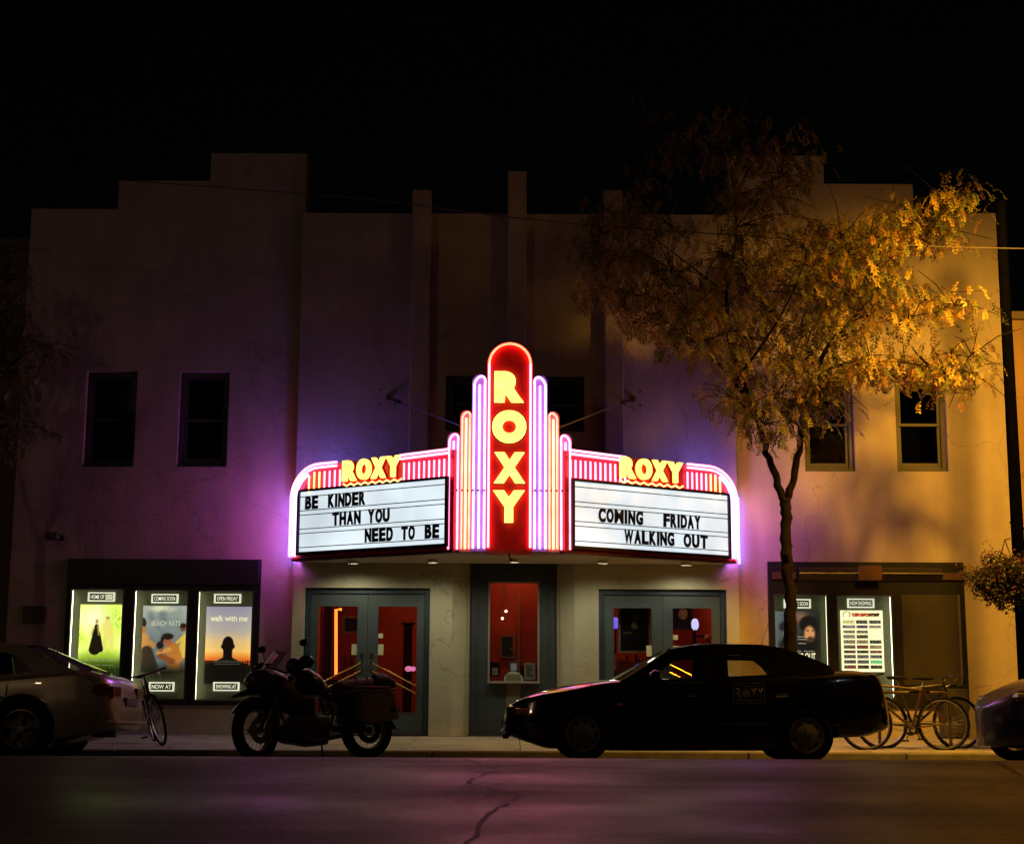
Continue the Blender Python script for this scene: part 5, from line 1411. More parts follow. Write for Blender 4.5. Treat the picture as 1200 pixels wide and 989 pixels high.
def sedan(name, lab, Yn, top, bottom, roof, cowl, rearb, wins, wheels, paint, rimmat, style, width=1.68, R=.30, crown=.05, nose=None):
    """every profile is in photo pixels on the near flank, turned into metres on the plane Y = Yn"""
    zg = road_z(Yn + .12)
    x0 = at(top[0][0], 840, Yn + .3).x
    t = thing(name, lab, 'car', (x0, Yn + width / 2, zg))
    t.rotation_euler = (-.036, 0, 0)
    def lc(px, py, dy=0): q = at(px, py, Yn + dy); return (q.x - x0, q.z - zg)
    T = [lc(*p) for p in top]; Bt = [lc(*p) for p in bottom]; RF = [lc(p[0], p[1], .28) for p in roof]
    L = T[-1][0]; W = width / 2
    wf = [(0, .40), (.02, .55), (.06, .69), (.13, .80), (.25, .90), (.45, .965), (.8, 1.0), (L - .75, 1.0), (L - .38, .97), (L - .18, .90), (L - .08, .80), (L - .025, .68), (L, .54)]
    if nose: wf = nose + [q for q in wf if q[0] > nose[-1][0]]
    xs = [0, .008, .02, .04, .06, .09, .13, .2] + [.28 + i * (L - .56) / 44 for i in range(45)] + [L - .2, L - .13, L - .09, L - .06, L - .04, L - .02, L - .008, L]
    g = MB(); rings = []
    for x in xs:
        w = W * smooth_prof(wf, x, .012); zs = smooth_prof(T, x, .03); zb = lerp_prof(Bt, x)
        h = zs - zb
        cr = crown * min(1, max(.15, (x) / .8)) * (1 if x < L - .3 else .4)
        half = [(0, zb), (w * .82, zb), (w * .94, zb + .03 * min(1, h / .4)), (w * .985, zb + h * .18), (w, zb + h * .42), (w * .995, zb + h * .62), (w * .985, zb + h * .66), (w * .975, zb + h * .84), (w * .945, zb + h * .95), (w * .88, zs), (w * .5, zs + cr * .75), (0, zs + cr)]
        ring = [(y, z) for y, z in half] + [(-y, z) for y, z in half[-2:0:-1]]
        rings.append([g.bm.verts.new((x, y, z)) for y, z in ring])
    for a, b in zip(rings, rings[1:]):
        n = len(a)
        for k in range(n): g.bm.faces.new((a[k], a[(k + 1) % n], b[(k + 1) % n], b[k]))
    g.bm.faces.new(rings[0]); g.bm.faces.new(rings[-1][::-1])
    bmesh.ops.recalc_face_normals(g.bm, faces=g.bm.faces)
    me = bpy.data.meshes.new('body'); g.bm.to_mesh(me); g.bm.free()
    bo = bpy.data.objects.new('tmp', me); COL.objects.link(bo)
    wc = [lc(*p) for p in wheels]
    cut = MB()
    for cx, cz in wc:
        for sg in (-1, 1): cut.cyl((cx, sg * (W - .26), R + .0), (cx, sg * (W + .2), R + .0), R + .055, seg=40)
    cme = cut.mesh('cut'); co = bpy.data.objects.new('cut', cme); COL.objects.link(co)
    md = bo.modifiers.new('b', 'BOOLEAN'); md.operation = 'DIFFERENCE'; md.object = co; md.solver = 'EXACT'
    me2 = bpy.data.meshes.new_from_object(bo.evaluated_get(bpy.context.evaluated_depsgraph_get()))
    bpy.data.objects.remove(bo); bpy.data.objects.remove(co)
    bm = bmesh.new(); bm.from_mesh(me2)
    for e in bm.edges:
        if len(e.link_faces) == 2 and e.calc_face_angle(0) > rad(38): e.smooth = False
    for f in bm.faces: f.smooth = True
    bm.to_mesh(me2); bm.free(); me2.name = 'body'; me2.materials.clear()
    body = link('body', me2, t, paint)
    # greenhouse
    zbelt = min(lerp_prof(T, lc(*cowl)[0]), lerp_prof(T, lc(*rearb)[0]))
    zr = max(z for _, z in RF)
    def hw(z): return W * .90 - (z - zbelt) / (zr - zbelt) * W * .26
    cx_, cz_ = lc(*cowl); rx_, rz_ = lc(*rearb)
    outer = [(cx_ + .0, cz_ - .03)] + RF + [(rx_, rz_ - .02), (rx_ - .1, rz_ - .05), (cx_ + .12, cz_ - .05)]
    holes = [[lc(px, py, .12) for px, py in w] for w in wins]
    for sg in (-1, 1):
        hs = holes if sg < 0 else [holes[0]] + [[(x + (.20 if k >= 2 else 0) + (.06 if k == len(holes[1]) - 1 else 0), z) for k, (x, z) in enumerate(holes[1])]]
        sf = plate('side_frame', outer, hs, lambda x, z: sg * hw(z), .035, paint, t)
        for w in hs:
            g = MB(); A = [g.bm.verts.new((x, sg * (hw(z) - .004), z)) for x, z in w]; g.bm.faces.new(A); g.build('side_window', DARKGL if sg > 0 else CARGL, sf)
    # roof skin
    xa, xb = RF[0][0] + (RF[1][0] - RF[0][0]) * 0, RF[-1][0]
    ri = [p for p in RF]
    up = [p for p in RF if p[1] > zr - .09]
    xa, xb = up[0][0], up[-1][0]
    def roofp(u, v):
        x = xa + (xb - xa) * u; z = smooth_prof(RF, x, .06); y = (2 * v - 1)
        return Vector((x, y * (hw(z) + .012), z - .012 + .045 * (1 - y * y)))
    g = MB(); g.grid(roofp, 14, 12); g.grid(lambda u, v: roofp(u, v) - Vector((0, 0, .03)), 14, 12); g.build('roof', paint, t, smooth=True)
    # windscreen and rear screen
    def screen(xc, zc, xr, zr2, bow):
        def f(u, v):
            y = 2 * v - 1; x = xc + (xr - xc) * u; z = zc + (zr2 - zc) * u
            return Vector((x + bow * (1 - y * y), y * (hw(z) - .01), z + .03 * (1 - y * y) * u + crown * (1 - u) * (1 - y * y) * .6))
        return f
    g = MB(); g.grid(screen(cx_ + .02, cz_ - .02, xa + .02, roofp(0, 0).z - .005, -.10), 6, 10); g.build('windscreen', CARGL, t, smooth=True)
    g = MB(); g.grid(screen(rx_ - .02, rz_ - .01, xb - .02, roofp(1, 0).z - .005, .10), 6, 10); g.build('rear_screen', CARGL, t, smooth=True)
    # doors seams, handles, lamps, bumpers
    fx = lc(*wins[0][0])[0] - .02
    mid = (holes[0][2][0] + holes[1][0][0]) / 2
    rxx = wc[1][0] - R * .55 if len(wc) > 1 else rx_ - .5
    def wy(x, z):
        zs = smooth_prof(T, x, .03); zb = lerp_prof(Bt, x); return W * (.985 if z > zb + .6 * (zs - zb) else 1.0)
    for x in (fx, mid, rxx):
        for sg in (-1, 1):
            seam = MB(); seam.box((x - .003, sg * (W * .99) - .004, .24), (x + .003, sg * (W * .99) + .004, smooth_prof(T, x) - .07)); seam.build('door_seam', RUBBER, t)
    for x in (mid - .17, rxx - .10):
        g = MB(); g.box((x - .075, -W - .012, zbelt - .165), (x + .075, -W + .012, zbelt - .135), .006); g.build('door_handle', CHROMEISH if style == 'cap' else paint, t)
    g = MB(); g.tube([(fx + .12, -W * .9, zbelt + .03), (fx + .05, -W - .03, zbelt + .05)], .015).loft([(fx - .02, -W - .06, zbelt + .06, .03, .03), (fx + .03, -W - .07, zbelt + .065, .09, .06), (fx + .09, -W - .07, zbelt + .06, .08, .055)], 14); g.build('wing_mirror', paint, t, smooth=True)
    g = MB(); g.box((.9 + R + .1, -W - .006, .40), (wc[1][0] - R - .1, -W + .01, .43), .004); g.build('rubbing_strip', RUBBER, t)
    return t, T, Bt, L, W, zbelt, lc, hw, body, wc

CARGL = glass('car_glass', (.75, .75, .72), 1.0)
CHROMEISH = mat('chrome', (.6, .6, .58), .12, 1)
PBLACK = mat('black_car_paint', (.004, .004, .0045), .12, coat=1)
PSILV = mat('champagne_car_paint', (.32, .265, .19), .36, .4, coat=.6)
PPURP = mat('purple_car_paint', (.008, .007, .06), .34, .2, coat=.5)
HUBC = mat('hubcap_silver', (.16, .14, .115), .5, .3)
ALLOY = mat('alloy_silver', (.30, .27, .22), .4, .7)

YN = 16.85
# black sedan
top = [(587, 850), (591, 834), (600, 826), (613, 820), (636, 813.5), (663, 809), (692, 804.5), (722, 801), (765, 799.5), (850, 798), (905, 796), (950, 794), (985, 791.5), (1000, 790.5), (1029, 791), (1037, 794), (1041, 812), (1047, 823), (1052, 838)]
bot = [(587, 862), (607, 869), (640, 880), (720, 883), (925, 883), (975, 868), (1020, 866), (1052, 856)]
roof = [(746, 789), (762, 778), (776, 768.5), (789, 762), (809, 758), (840, 756), (893, 757), (918, 761), (945, 771), (968, 781)]
wins = [[(765, 799), (778, 786), (797, 771.5), (829, 768.5), (829, 798)], [(854, 796), (854, 769.5), (884, 770.5), (896, 779), (904, 795)]]
r_ = sedan('parked_car', 'black four door sedan parked nose left before the ticket booth, lettered sign on its door', YN, top, bot, roof, (722, 801), (983, 790), wins, [(683.6, 863), (946.3, 863.5)], PBLACK, HUBC, 'cap')
car, T, Bt, L, W, zbelt, lc, hw, body, wc = r_
for i, (cx, cz) in enumerate(wc):
    for sg in (-1, 1): wheel(car, (cx, sg * (W - .10), .30), .30, sg, 'cap', HUBC)
def lamp_part(car, name, x0, x1, y0, y1, z0, z1, m_, b=.01):
    g = MB(); g.box((x0, y0, z0), (x1, y1, z1), b, seg=2); return g.build(name, m_, car)
AMBER = mat('amber_lens', (.55, .2, .03), .12, coat=1); CLEARL = mat('headlamp_lens', (.10, .10, .10), .10, .5, coat=1); REDL = mat('red_lens', (.16, .008, .012), .12, coat=1)
z_ = lerp_prof(T, .15)
lamp_part(car, 'headlight', .06, .30, -W * .80, -W * .50, z_ - .16, z_ - .045, CLEARL, .03); lamp_part(car, 'headlight', .06, .30, W * .50, W * .80, z_ - .16, z_ - .045, CLEARL, .03)
lamp_part(car, 'indicator', .16, .31, -W * .925, -W * .84, z_ - .14, z_ - .07, AMBER, .02)
lamp_part(car, 'side_marker', 1.29, 1.36, -W - .004, -W * .96, zbelt - .27, zbelt - .245, AMBER, .005)
lamp_part(car, 'side_marker', L - .72, L - .64, -W * .99, -W * .90, .40, .425, CHROMEISH, .005)
zt = lerp_prof(T, L - .25)
for sg in (-1, 1): lamp_part(car, 'tail_light', L - .27, L - .15, *sorted((sg * W * .50, sg * W * .85)), zt - .19, zt - .06, mat('smoked_red_lens', (.03, .004, .005), .2, coat=.5), .02)
g = MB(); g.box((L - .06, -.26, .52), (L + .005, .26, .63), .005); g.build('number_plate', mat('plate_white', (.4, .4, .38), .5), car)
g = MB(); g.box((.02, -W * .80, .245), (.09, W * .80, .29), .01); g.build('air_intake', RUBBER, car)
g = MB(); g.tube([(mid_x, -.02, 0) for mid_x in (0, 0)], .001) if False else g.tube([(3.0, -.25, 1.30), (3.12, -.25, 1.62)], .003, 5); g.build('aerial', BLACKM, car)
# lettered magnet sign on the rear door
p0 = lc(859, 828); p1 = lc(897, 803)
SG = mat('sign_magnet', (.022, .02, .017), .5); SI = mat('sign_ink', (.17, .155, .115), .6)
g = MB(); g.box((p0[0], -W - .008, p0[1]), (p1[0], -W - .004, p1[1]), .001); sgn = g.build('door_sign', SG, car)
sw, sh = p1[0] - p0[0], p1[1] - p0[1]
g = MB()
for a, b in (((.02, .04), (.98, .07)), ((.02, .93), (.98, .96)), ((.02, .07), (.045, .93)), ((.955, .07), (.98, .93)), ((.1, .80), (.9, .84)), ((.1, .16), (.9, .20))):
    g.box((p0[0] + sw * a[0], -W - .0095, p0[1] + sh * a[1]), (p0[0] + sw * b[0], -W - .0082, p0[1] + sh * b[1]))
g.build('sign_border', SI, sgn)
for ch, u in (('R', .10), ('X', .56), ('Y', .77)): put_text(ch, (p0[0] + sw * u, -W - .0085, p0[1] + sh * .29), (1, 0, 0), sw * .16, sh * .44, SI, sgn, 'sign_letter', .001, .01)
g = MB(); g.disc((p0[0] + sw * .41, -W - .0095, p0[1] + sh * .51), (0, -1, 0), sh * .2); g.build('sign_emblem', SI, sgn)
def seats(car, xs, W, zb):
    for i, x in enumerate(xs):
        for y in (-.36, .36):
            g = MB(); g.loft([(x - .07, y, zb - .1, .23, .25), (x, y, zb - .06, .24, .28), (x + .06, y, zb - .1, .22, .25)], 16)
            g.loft([(x - .03, y, zb + .27, .10, .07), (x + .02, y, zb + .27, .12, .09), (x + .06, y, zb + .26, .10, .07)], 14); g.cyl((x + .01, y, zb + .1), (x + .01, y, zb + .22), .02)
            g.build('seat', mat('seat_cloth', (.02, .02, .02), .9), car, smooth=True)
seats(car, (lc(838, 800)[0],), W, zbelt - .02)
seats(car, (lc(925, 800)[0],), W, zbelt - .16)
g = MB(); g.tube([(1.72 + .0, -.36 + .19 * math.cos(a), zbelt + .03 + .17 * math.sin(a)) for a in [k * PI / 8 for k in range(16)]], .012, 6, True); g.build('steering_wheel', BLACKM, car)

# champagne sedan, left edge
top = [(-332, 850), (-328, 832), (-300, 822), (-240, 811), (-200, 806), (-165, 803), (-120, 800), (0, 797), (60, 792), (86, 790), (106, 793), (117, 797), (123, 805), (126, 817), (128.5, 831), (130, 842)]
bot = [(-332, 865), (-300, 873), (-260, 882), (20, 882), (65, 872), (105, 862), (130, 857)]
roof = [(-142, 790), (-124, 776), (-106, 764), (-80, 757), (-40, 754.5), (0, 755), (26, 758), (51, 769), (70, 780)]
wins = [[(-122, 799), (-108, 783), (-92, 770), (-58, 766), (-58, 798)], [(-36, 797), (-36, 766), (0, 766), (22, 775), (36, 790)]]
r_ = sedan('parked_car', 'champagne sedan at the left edge, only its rear half in view', YN - .15, top, bot, roof, (-165, 803), (88, 788), wins, [(-245, 858), (22, 858)], PSILV, ALLOY, 'alloy', 1.78, .325, .045)
car2, T, Bt, L, W, zb2, lc, hw, body, wc = r_
for cx, cz in wc:
    for sg in (-1, 1): wheel(car2, (cx, sg * (W - .10), .325), .325, sg, 'alloy', ALLOY)
for sg in (-1, 1):
    a, b = lc(104, 820), lc(122, 803)
    g = MB()
    for (xx, z0, z1, yy) in ((0, 0, 0, 0),): pass
    n_ = 8; secs = []
    for k in range(n_):
        u = k / (n_ - 1); x = a[0] + .0 + (b[0] + .03 - a[0]) * u; w_ = W * smooth_prof([(0, 1), (L - .75, 1.0), (L - .38, .97), (L - .18, .90), (L - .08, .80), (L - .025, .68), (L, .54)], x, .012) * .985
        secs.append((x, sg * (w_ - .05), (a[1] + b[1]) / 2, .058, (.01 + .068 * math.sin(PI * (.12 + .70 * u)))))
    g.loft(secs, 14, 3); g.build('tail_light', REDL, car2, smooth=True)
for sg in (-1, 1):
    g = MB(); ys = sorted((sg * W * .42, sg * W * .80)); g.box((L - .09, ys[0], .66), (L - .035, ys[1], .80), .02, seg=2); g.build('tail_light', REDL, car2)
g = MB(); g.box((L - .055, -.24, .58), (L - .004, .24, .68), .005); g.build('number_plate', mat('plate_dim', (.12, .12, .11)), car2)
g = MB(); g.box((L - .30, -W * .80, .375), (L + .018, W * .80, .42), .02, seg=2); g.build('bumper_lip', PSILV, car2)
g = MB(); g.cyl((L - .30, -.50, .27), (L - .04, -.50, .27), .035, seg=14); g.build('exhaust_pipe', DSTEEL, car2, smooth=True)
seats(car2, (lc(-64, 800)[0], lc(24, 800)[0]), W, zb2 - .02)

# purple car, right edge
top = [(1167, 856), (1169, 842), (1176, 832), (1188, 822), (1208, 811), (1230, 802), (1260, 794), (1292, 788), (1330, 786), (1450, 783), (1520, 781), (1570, 782), (1596, 786), (1604, 800), (1610, 820), (1614, 842)]
bot = [(1167, 874), (1180, 878), (1205, 880), (1270, 882), (1500, 882), (1530, 876), (1570, 868), (1614, 860)]
roof = [(1312, 778), (1330, 765), (1350, 753), (1375, 747), (1420, 745), (1460, 748), (1490, 756), (1520, 768), (1540, 777)]
wins = [[(1332, 785), (1350, 768), (1366, 758), (1396, 755), (1396, 784)], [(1414, 784), (1414, 755), (1455, 757), (1478, 766), (1492, 780)]]
r_ = sedan('parked_car', 'dark purple car at the right edge, only its low nose in view', YN - .1, top, bot, roof, (1292, 788), (1560, 781), wins, [(1246, 862), (1520, 862)], PPURP, ALLOY, 'alloy', 1.74, .31, .06, nose=[(0, .16), (.03, .34), (.10, .55), (.22, .74), (.42, .90), (.8, 1.0)])
car3, T, Bt, L, W, zb3, lc, hw, body, wc = r_
for cx, cz in wc:
    for sg in (-1, 1): wheel(car3, (cx, sg * (W - .10), .31), .31, sg, 'alloy', ALLOY)
z_ = lerp_prof(T, .30)
for sg in (-1, 1): lamp_part(car3, 'headlight', .20, .50, *sorted((sg * W * .62, sg * W * .86)), z_ - .13, z_ - .03, CLEARL, .05)
g = MB(); g.box((.06, -W * .40, .24), (.14, W * .40, .32), .02); g.build('air_intake', RUBBER, car3)

# ------------------------------------------------------------------ bicycles
def bicycle(lab, loc, rz, lean, steer, fmat, drop, group, flip=False, saddle_h=.93, light=None):
    """local x forward, wheels at x=-.50 (rear) and x=.50 (front), z up"""
    root = thing('bicycle', lab, 'bicycle', loc, rz, group); root.rotation_euler = (lean, 0, rz)
    R = .335
    bt = MB(); RW = Vector((-.50, 0, R)); BBk = Vector((-.08, 0, .28)); ST = Vector((-.24, 0, .80)); HT = Vector((.36, 0, .84)); HB = Vector((.40, 0, .70)); FW = Vector((.52, 0, R))
    bt.tube([BBk, ST], .016, 8).tube([ST + Vector((0, 0, -.02)), HT], .015, 8).tube([BBk, HB], .018, 8).tube([HT + Vector((-.01, 0, .02)), HB + Vector((.01, 0, -.02))], .02, 8)
    for y in (-.05, .05): bt.tube([BBk + Vector((0, y * .5, 0)), RW + Vector((0, y, 0))], .01, 6).tube([ST + Vector((0, y * .3, 0)), RW + Vector((0, y, 0))], .008, 6)
    bt.build('frame', fmat, root, smooth=True)
    def bwheel(c, par, nm='wheel'):
        w = thing(nm); w.parent = par; w.location = c
        m = MB(); m.tube([(R * math.cos(a), 0, R * math.sin(a)) for a in [2 * PI * k / 40 for k in range(40)]], .017, 8, True); m.build('tyre', TYRE, w, smooth=True)
        m = MB(); m.tube([((R - .026) * math.cos(a), 0, (R - .026) * math.sin(a)) for a in [2 * PI * k / 40 for k in range(40)]], .010, 6, True); m.build('rim', STEEL, w, smooth=True)
        m = MB(); m.cyl((0, -.045, 0), (0, .045, 0), .018, seg=10)
        for k in range(28):
            a = 2 * PI * k / 28; b = a + (.35 if k % 2 else -.35); m.tube([(.016 * math.cos(b), .03 * (1 if k % 4 < 2 else -1), .016 * math.sin(b)), ((R - .03) * math.cos(a), 0, (R - .03) * math.sin(a))], .0013, 3, cap=False)
        m.build('spokes', STEEL, w)
        return w
    bwheel(RW, root)
    # steering assembly
    fk = thing('fork'); fk.parent = root; fk.location = HB; fk.rotation_euler = (0, 0, steer)
    m = MB()
    for y in (-.045, .045): m.tube([(0, y * .5, -.02), (.02, y, -.10), (FW.x - HB.x, y, FW.z - HB.z)], .010, 6)
    m.box((-.02, -.04, -.05), (.03, .04, -.005), .006).tube([(0, 0, -.02), (-.04, 0, .17), (-.055, 0, .23), (.03, 0, .25)], .013, 6)
    m.build('fork_blades', fmat, fk, smooth=True)
    bwheel(FW - HB, fk, 'front_wheel')
    m = MB()
    if drop:
        for sg in (-1, 1): m.tube([(.03, 0, .25), (.03, sg * .19, .25), (.10, sg * .205, .25), (.15, sg * .21, .21), (.13, sg * .21, .14), (.06, sg * .21, .12)], .0125, 7)
    else:
        m.tube([(-.05, -.29, .27), (.0, -.15, .26), (.03, 0, .25), (.0, .15, .26), (-.05, .29, .27)], .012, 7)
        for sg in (-1, 1): m.cyl((-.035, sg * .22, .268), (-.055, sg * .31, .272), .017)
    m.build('handlebar', BLACKM if not drop else DSTEEL, fk, smooth=True)
    m = MB()
    for sg in (-1, 1): m.tube([(.05, sg * .17, .25), (.07, sg * .18, .21), (.02, sg * .2, .19)], .006, 5)
    m.build('brake_lever', STEEL, fk)
    m = MB(); m.cyl(ST, ST + Vector((-.03, 0, saddle_h - .82)), .012); m.build('seat_post', STEEL, root)
    m = MB(); zc = saddle_h; m.loft([(-.40, 0, zc + .005, .03, .012), (-.37, 0, zc, .075, .025), (-.28, 0, zc, .065, .025), (-.18, 0, zc, .025, .018), (-.12, 0, zc - .005, .015, .012)], 14); m.build('saddle', RUBBER, root, smooth=True)
    cr = thing('crankset'); cr.parent = root; cr.location = BBk
    m = MB(); m.lathe([(.065, -.052), (.092, -.052), (.092, -.047), (.065, -.047)], seg=28, closed=True)
    for k in range(5): a = 2 * PI * k / 5; m.tube([(0, -.05, 0), (.075 * math.cos(a), -.05, .075 * math.sin(a))], .006, 5)
    m.build('chainring', DSTEEL, cr)
    m = MB(); a = -1.2; m.tube([(0, -.065, 0), (.17 * math.cos(a), -.075, .17 * math.sin(a))], .009, 6).tube([(0, .05, 0), (-.17 * math.cos(a), .06, -.17 * math.sin(a))], .009, 6); m.build('crank_arm', STEEL, cr)
    m = MB()
    for sg, k in ((-1, 1), (1, -1)): m.box((k * .17 * math.cos(a) - .045, sg * .15 - .045, k * .17 * math.sin(a) - .01), (k * .17 * math.cos(a) + .045, sg * .15 + .045, k * .17 * math.sin(a) + .01), .004)
    m.build('pedal', RUBBER, cr)
    m = MB(); ch = []
    for k in range(9): aa = PI / 2 - PI * k / 8; ch.append(BBk + Vector((.092 * math.cos(aa), -.05, .092 * math.sin(aa))))
    for k in range(7): aa = -PI / 2 - PI * k / 6; ch.append(RW + Vector((.035 * math.cos(aa), -.05, .035 * math.sin(aa))))
    m.tube(ch, .004, 4, True); m.build('chain', DSTEEL, root)
    return root
BFR1 = mat('bike_tan_paint', (.09, .045, .022), .3, .3); BFR2 = mat('bike_dark_paint', (.03, .02, .02), .3); BFR3 = mat('bike_black_paint', (.02, .018, .018), .3)
Yk = 20.0
q = at(1062, 860, Yk)
b1 = bicycle('bicycle with tan frame locked nearest the street right of the black sedan', (q.x, Yk, walk_z(Yk)), PI, rad(-3), 0, BFR1, False, 'bicycles locked right of the black sedan')
b1.rotation_euler = (rad(3), 0, PI)
q = at(1078, 860, Yk + .32)
b2 = bicycle('dark drop bar bicycle locked behind the tan one, front wheel pointing right', (q.x, Yk + .32, walk_z(Yk + .3)), 0, rad(-3), rad(8), BFR2, True, 'bicycles locked right of the black sedan')
rack = thing('bike_rack', 'low steel rail rack between the two bicycles right of the black sedan', 'bike rack', (at(1068, 860, Yk + .17).x, Yk + .17, walk_z(Yk + .17)))
m = MB(); m.tube([(-.42, 0, 0), (-.42, 0, .68), (-.36, 0, .74), (.46, 0, .74), (.52, 0, .68), (.52, 0, 0)], .022, 10); m.build('rack_hoop', mat('rack_steel', (.12, .09, .07), .3, .7), rack, smooth=True)
m = MB(); m.tube([(-.42, 0, .33), (.52, 0, .33)], .014, 8); m.build('rack_rail', DSTEEL, rack, smooth=True)
Yk2 = 20.4
q = at(165, 870, Yk2)
b3_ = bicycle('dark bicycle left of the motorcycle, seen nearly end on behind the champagne sedan', (q.x + .13, Yk2 + .42, walk_z(Yk2)), rad(-72), 0, rad(10), BFR3, False, None)
b3_.rotation_euler = (rad(15), 0, rad(-72))

# ------------------------------------------------------------------ motorcycle
mc = thing('motorcycle', 'dark touring motorcycle with panniers and a purple luggage roll, parked before the left doors', 'motorcycle')
MX = at(288, 870, 17.1).x
mc.location = (MX, 17.2, road_z(17.2)); mc.rotation_euler = (rad(-7), 0, rad(31))
MBK = mat('moto_black', (.008, .008, .009), .3, coat=.3); MGR = mat('moto_fairing', (.020, .015, .022), .4, coat=.3); MEN = mat('engine_metal', (.06, .052, .045), .45, .6)
def mwheel(c, R, w, par, nm, disc_side):
    o = thing(nm); o.parent = par; o.location = c
    m = MB(); m.lathe([(R - .11, -w * .8), (R - .05, -w), (R - .012, -w * .72), (R, -w * .2), (R, w * .2), (R - .012, w * .72), (R - .05, w), (R - .11, w * .8)], seg=44, closed=True); m.build('tyre', TYRE, o, smooth=True)
    m = MB(); m.lathe([(R - .115, -w * .8), (R - .10, -w * .8), (R - .10, w * .8), (R - .115, w * .8), (R - .13, 0)], seg=40, closed=True); m.build('rim', ALLOY, o, smooth=True)
    m = MB(); m.cyl((0, -.06, 0), (0, .06, 0), .04, seg=14)
    for k in range(24):
        a = 2 * PI * k / 24; b = a + (.5 if k % 2 else -.5); m.tube([(.04 * math.cos(b), .045 * (1 if k % 4 < 2 else -1), .04 * math.sin(b)), ((R - .12) * math.cos(a), 0, (R - .12) * math.sin(a))], .0028, 4, cap=False)
    m.build('spokes', STEEL, o)
    m = MB(); m.lathe([(.075, -.075), (.15, -.075), (.15, -.070), (.075, -.070)], seg=30, closed=True); m.build('brake_disc', DSTEEL, o, smooth=True)
    return o
# steering unit
HS = Vector((.50, 0, .92))
st = thing('steering'); st.parent = mc; st.location = HS; st.rotation_euler = (0, 0, rad(22))
FWc = Vector((-.50, 0, .33 - .92))
fw = thing('front_wheel'); bpy.data.objects.remove(fw)
R1 = .335
m = MB(); m.lathe([(R1 - .11, -.045), (R1 - .05, -.055), (R1 - .012, -.042), (R1, -.012), (R1, .012), (R1 - .012, .042), (R1 - .05, .055), (R1 - .11, .045)], Matrix.Translation(FWc), 44, True); m.build('front_tyre', TYRE, st, smooth=True)
m = MB(); m.lathe([(R1 - .115, -.045), (R1 - .10, -.045), (R1 - .10, .045), (R1 - .115, .045), (R1 - .13, 0)], Matrix.Translation(FWc), 40, True); m.build('front_rim', ALLOY, st, smooth=True)
m = MB(); m.cyl(FWc + Vector((0, -.06, 0)), FWc + Vector((0, .06, 0)), .04, seg=14)
for k in range(24):
    a = 2 * PI * k / 24; b = a + (.5 if k % 2 else -.5); m.tube([FWc + Vector((.04 * math.cos(b), .045 * (1 if k % 4 < 2 else -1), .04 * math.sin(b))), FWc + Vector(((R1 - .12) * math.cos(a), 0, (R1 - .12) * math.sin(a)))], .0028, 4, cap=False)
m.build('front_spokes', STEEL, st)
m = MB(); m.lathe([(.075, -.075), (.15, -.075), (.15, -.070), (.075, -.070)], Matrix.Translation(FWc), 30, True); m.build('brake_disc', DSTEEL, st, smooth=True)
m = MB()
for y in (-.10, .10): m.tube([FWc + Vector((0, y, 0)), FWc.lerp(Vector((0, y, .05)), .45) + Vector((0, y * 0, 0)), (0, y, .05)], [.034, .03, .02], 10)
m.box((-.06, -.13, -.01), (.05, .13, .03), .01).box((-.1, -.13, -.2), (-.02, .13, -.165), .01)
m.build('fork', MBK, st, smooth=True)
m = MB()
def fend(u, v):
    a = rad(25) + u * rad(125); rr = R1 + .035 + .01 * math.sin(PI * v); y = (v - .5) * .15
    return FWc + Vector((rr * math.cos(a), y, rr * math.sin(a) - abs(v - .5) * .04))
m.grid(fend, 14, 6); m.grid(lambda u, v: fend(u, v) - Vector((0, 0, .006)), 14, 6); m.build('fender', MBK, st, smooth=True)
m = MB(); m.tube([(.05, -.40, .16), (.0, -.33, .17), (-.02, -.16, .14), (-.01, 0, .08), (-.02, .16, .14), (.0, .33, .17), (.05, .40, .16)], .013, 8)
for sg in (-1, 1): m.cyl((.01, sg * .31, .17), (.055, sg * .41, .16), .018)
m.build('handlebar', MBK, st, smooth=True)
for sg in (-1, 1):
    m = MB(); m.loft([(-.09, sg * .36, .15, .08, .05), (-.06, sg * .36, .16, .11, .075), (-.03, sg * .37, .16, .10, .07)], 14); m.build('hand_guard', MBK, st, smooth=True)
for sg in (-1, 1):
    m = MB(); m.tube([(-.02, sg * .30, .18), (-.04, sg * .33, .30), (-.05, sg * .34, .36)], .007, 6).loft([(-.075, sg * .34, .38, .035, .02), (-.06, sg * .34, .385, .065, .04), (-.045, sg * .34, .38, .06, .035)], 14); m.build('mirror', MBK, st, smooth=True)
# fairing, screen, headlight
m = MB(); m.loft([(.02, 0, .98, .10, .06), (.07, 0, .97, .14, .12), (.17, 0, .96, .17, .16), (.30, 0, .92, .18, .19), (.45, 0, .84, .17, .22), (.60, 0, .76, .14, .18), (.72, 0, .72, .1, .1)], 22, 2.6); m.build('fairing', MGR, mc, smooth=True)
m = MB(); m.loft([(-.17, 0, .80, .03, .015), (-.10, 0, .82, .07, .03), (.05, 0, .86, .10, .05), (.20, 0, .86, .10, .06)], 14); m.build('beak', MBK, mc, smooth=True)
m = MB(); m.loft([(.0, 0, .97, .06, .04), (.03, 0, .97, .11, .075), (.06, 0, .97, .12, .085)], 18); m.build('headlight', CLEARL, mc, smooth=True)
def scr(u, v): y = (v - .5) * 2; return Vector((.14 + .22 * u + .10 * y * y, y * (.19 - .05 * u), 1.06 + .27 * u - .03 * y * y))
m = MB(); m.grid(scr, 8, 10); m.build('wind_screen', glass('screen_smoke', (.45, .42, .5), 1.0), mc, smooth=True)
m = MB(); m.loft([(.50, 0, .93, .09, .08), (.58, 0, .96, .16, .14), (.72, 0, .97, .19, .16), (.86, 0, .93, .18, .14), (.96, 0, .86, .13, .10), (1.0, 0, .83, .08, .06)], 22, 2.4); tk = m.build('fuel_tank', MBK, mc, smooth=True)
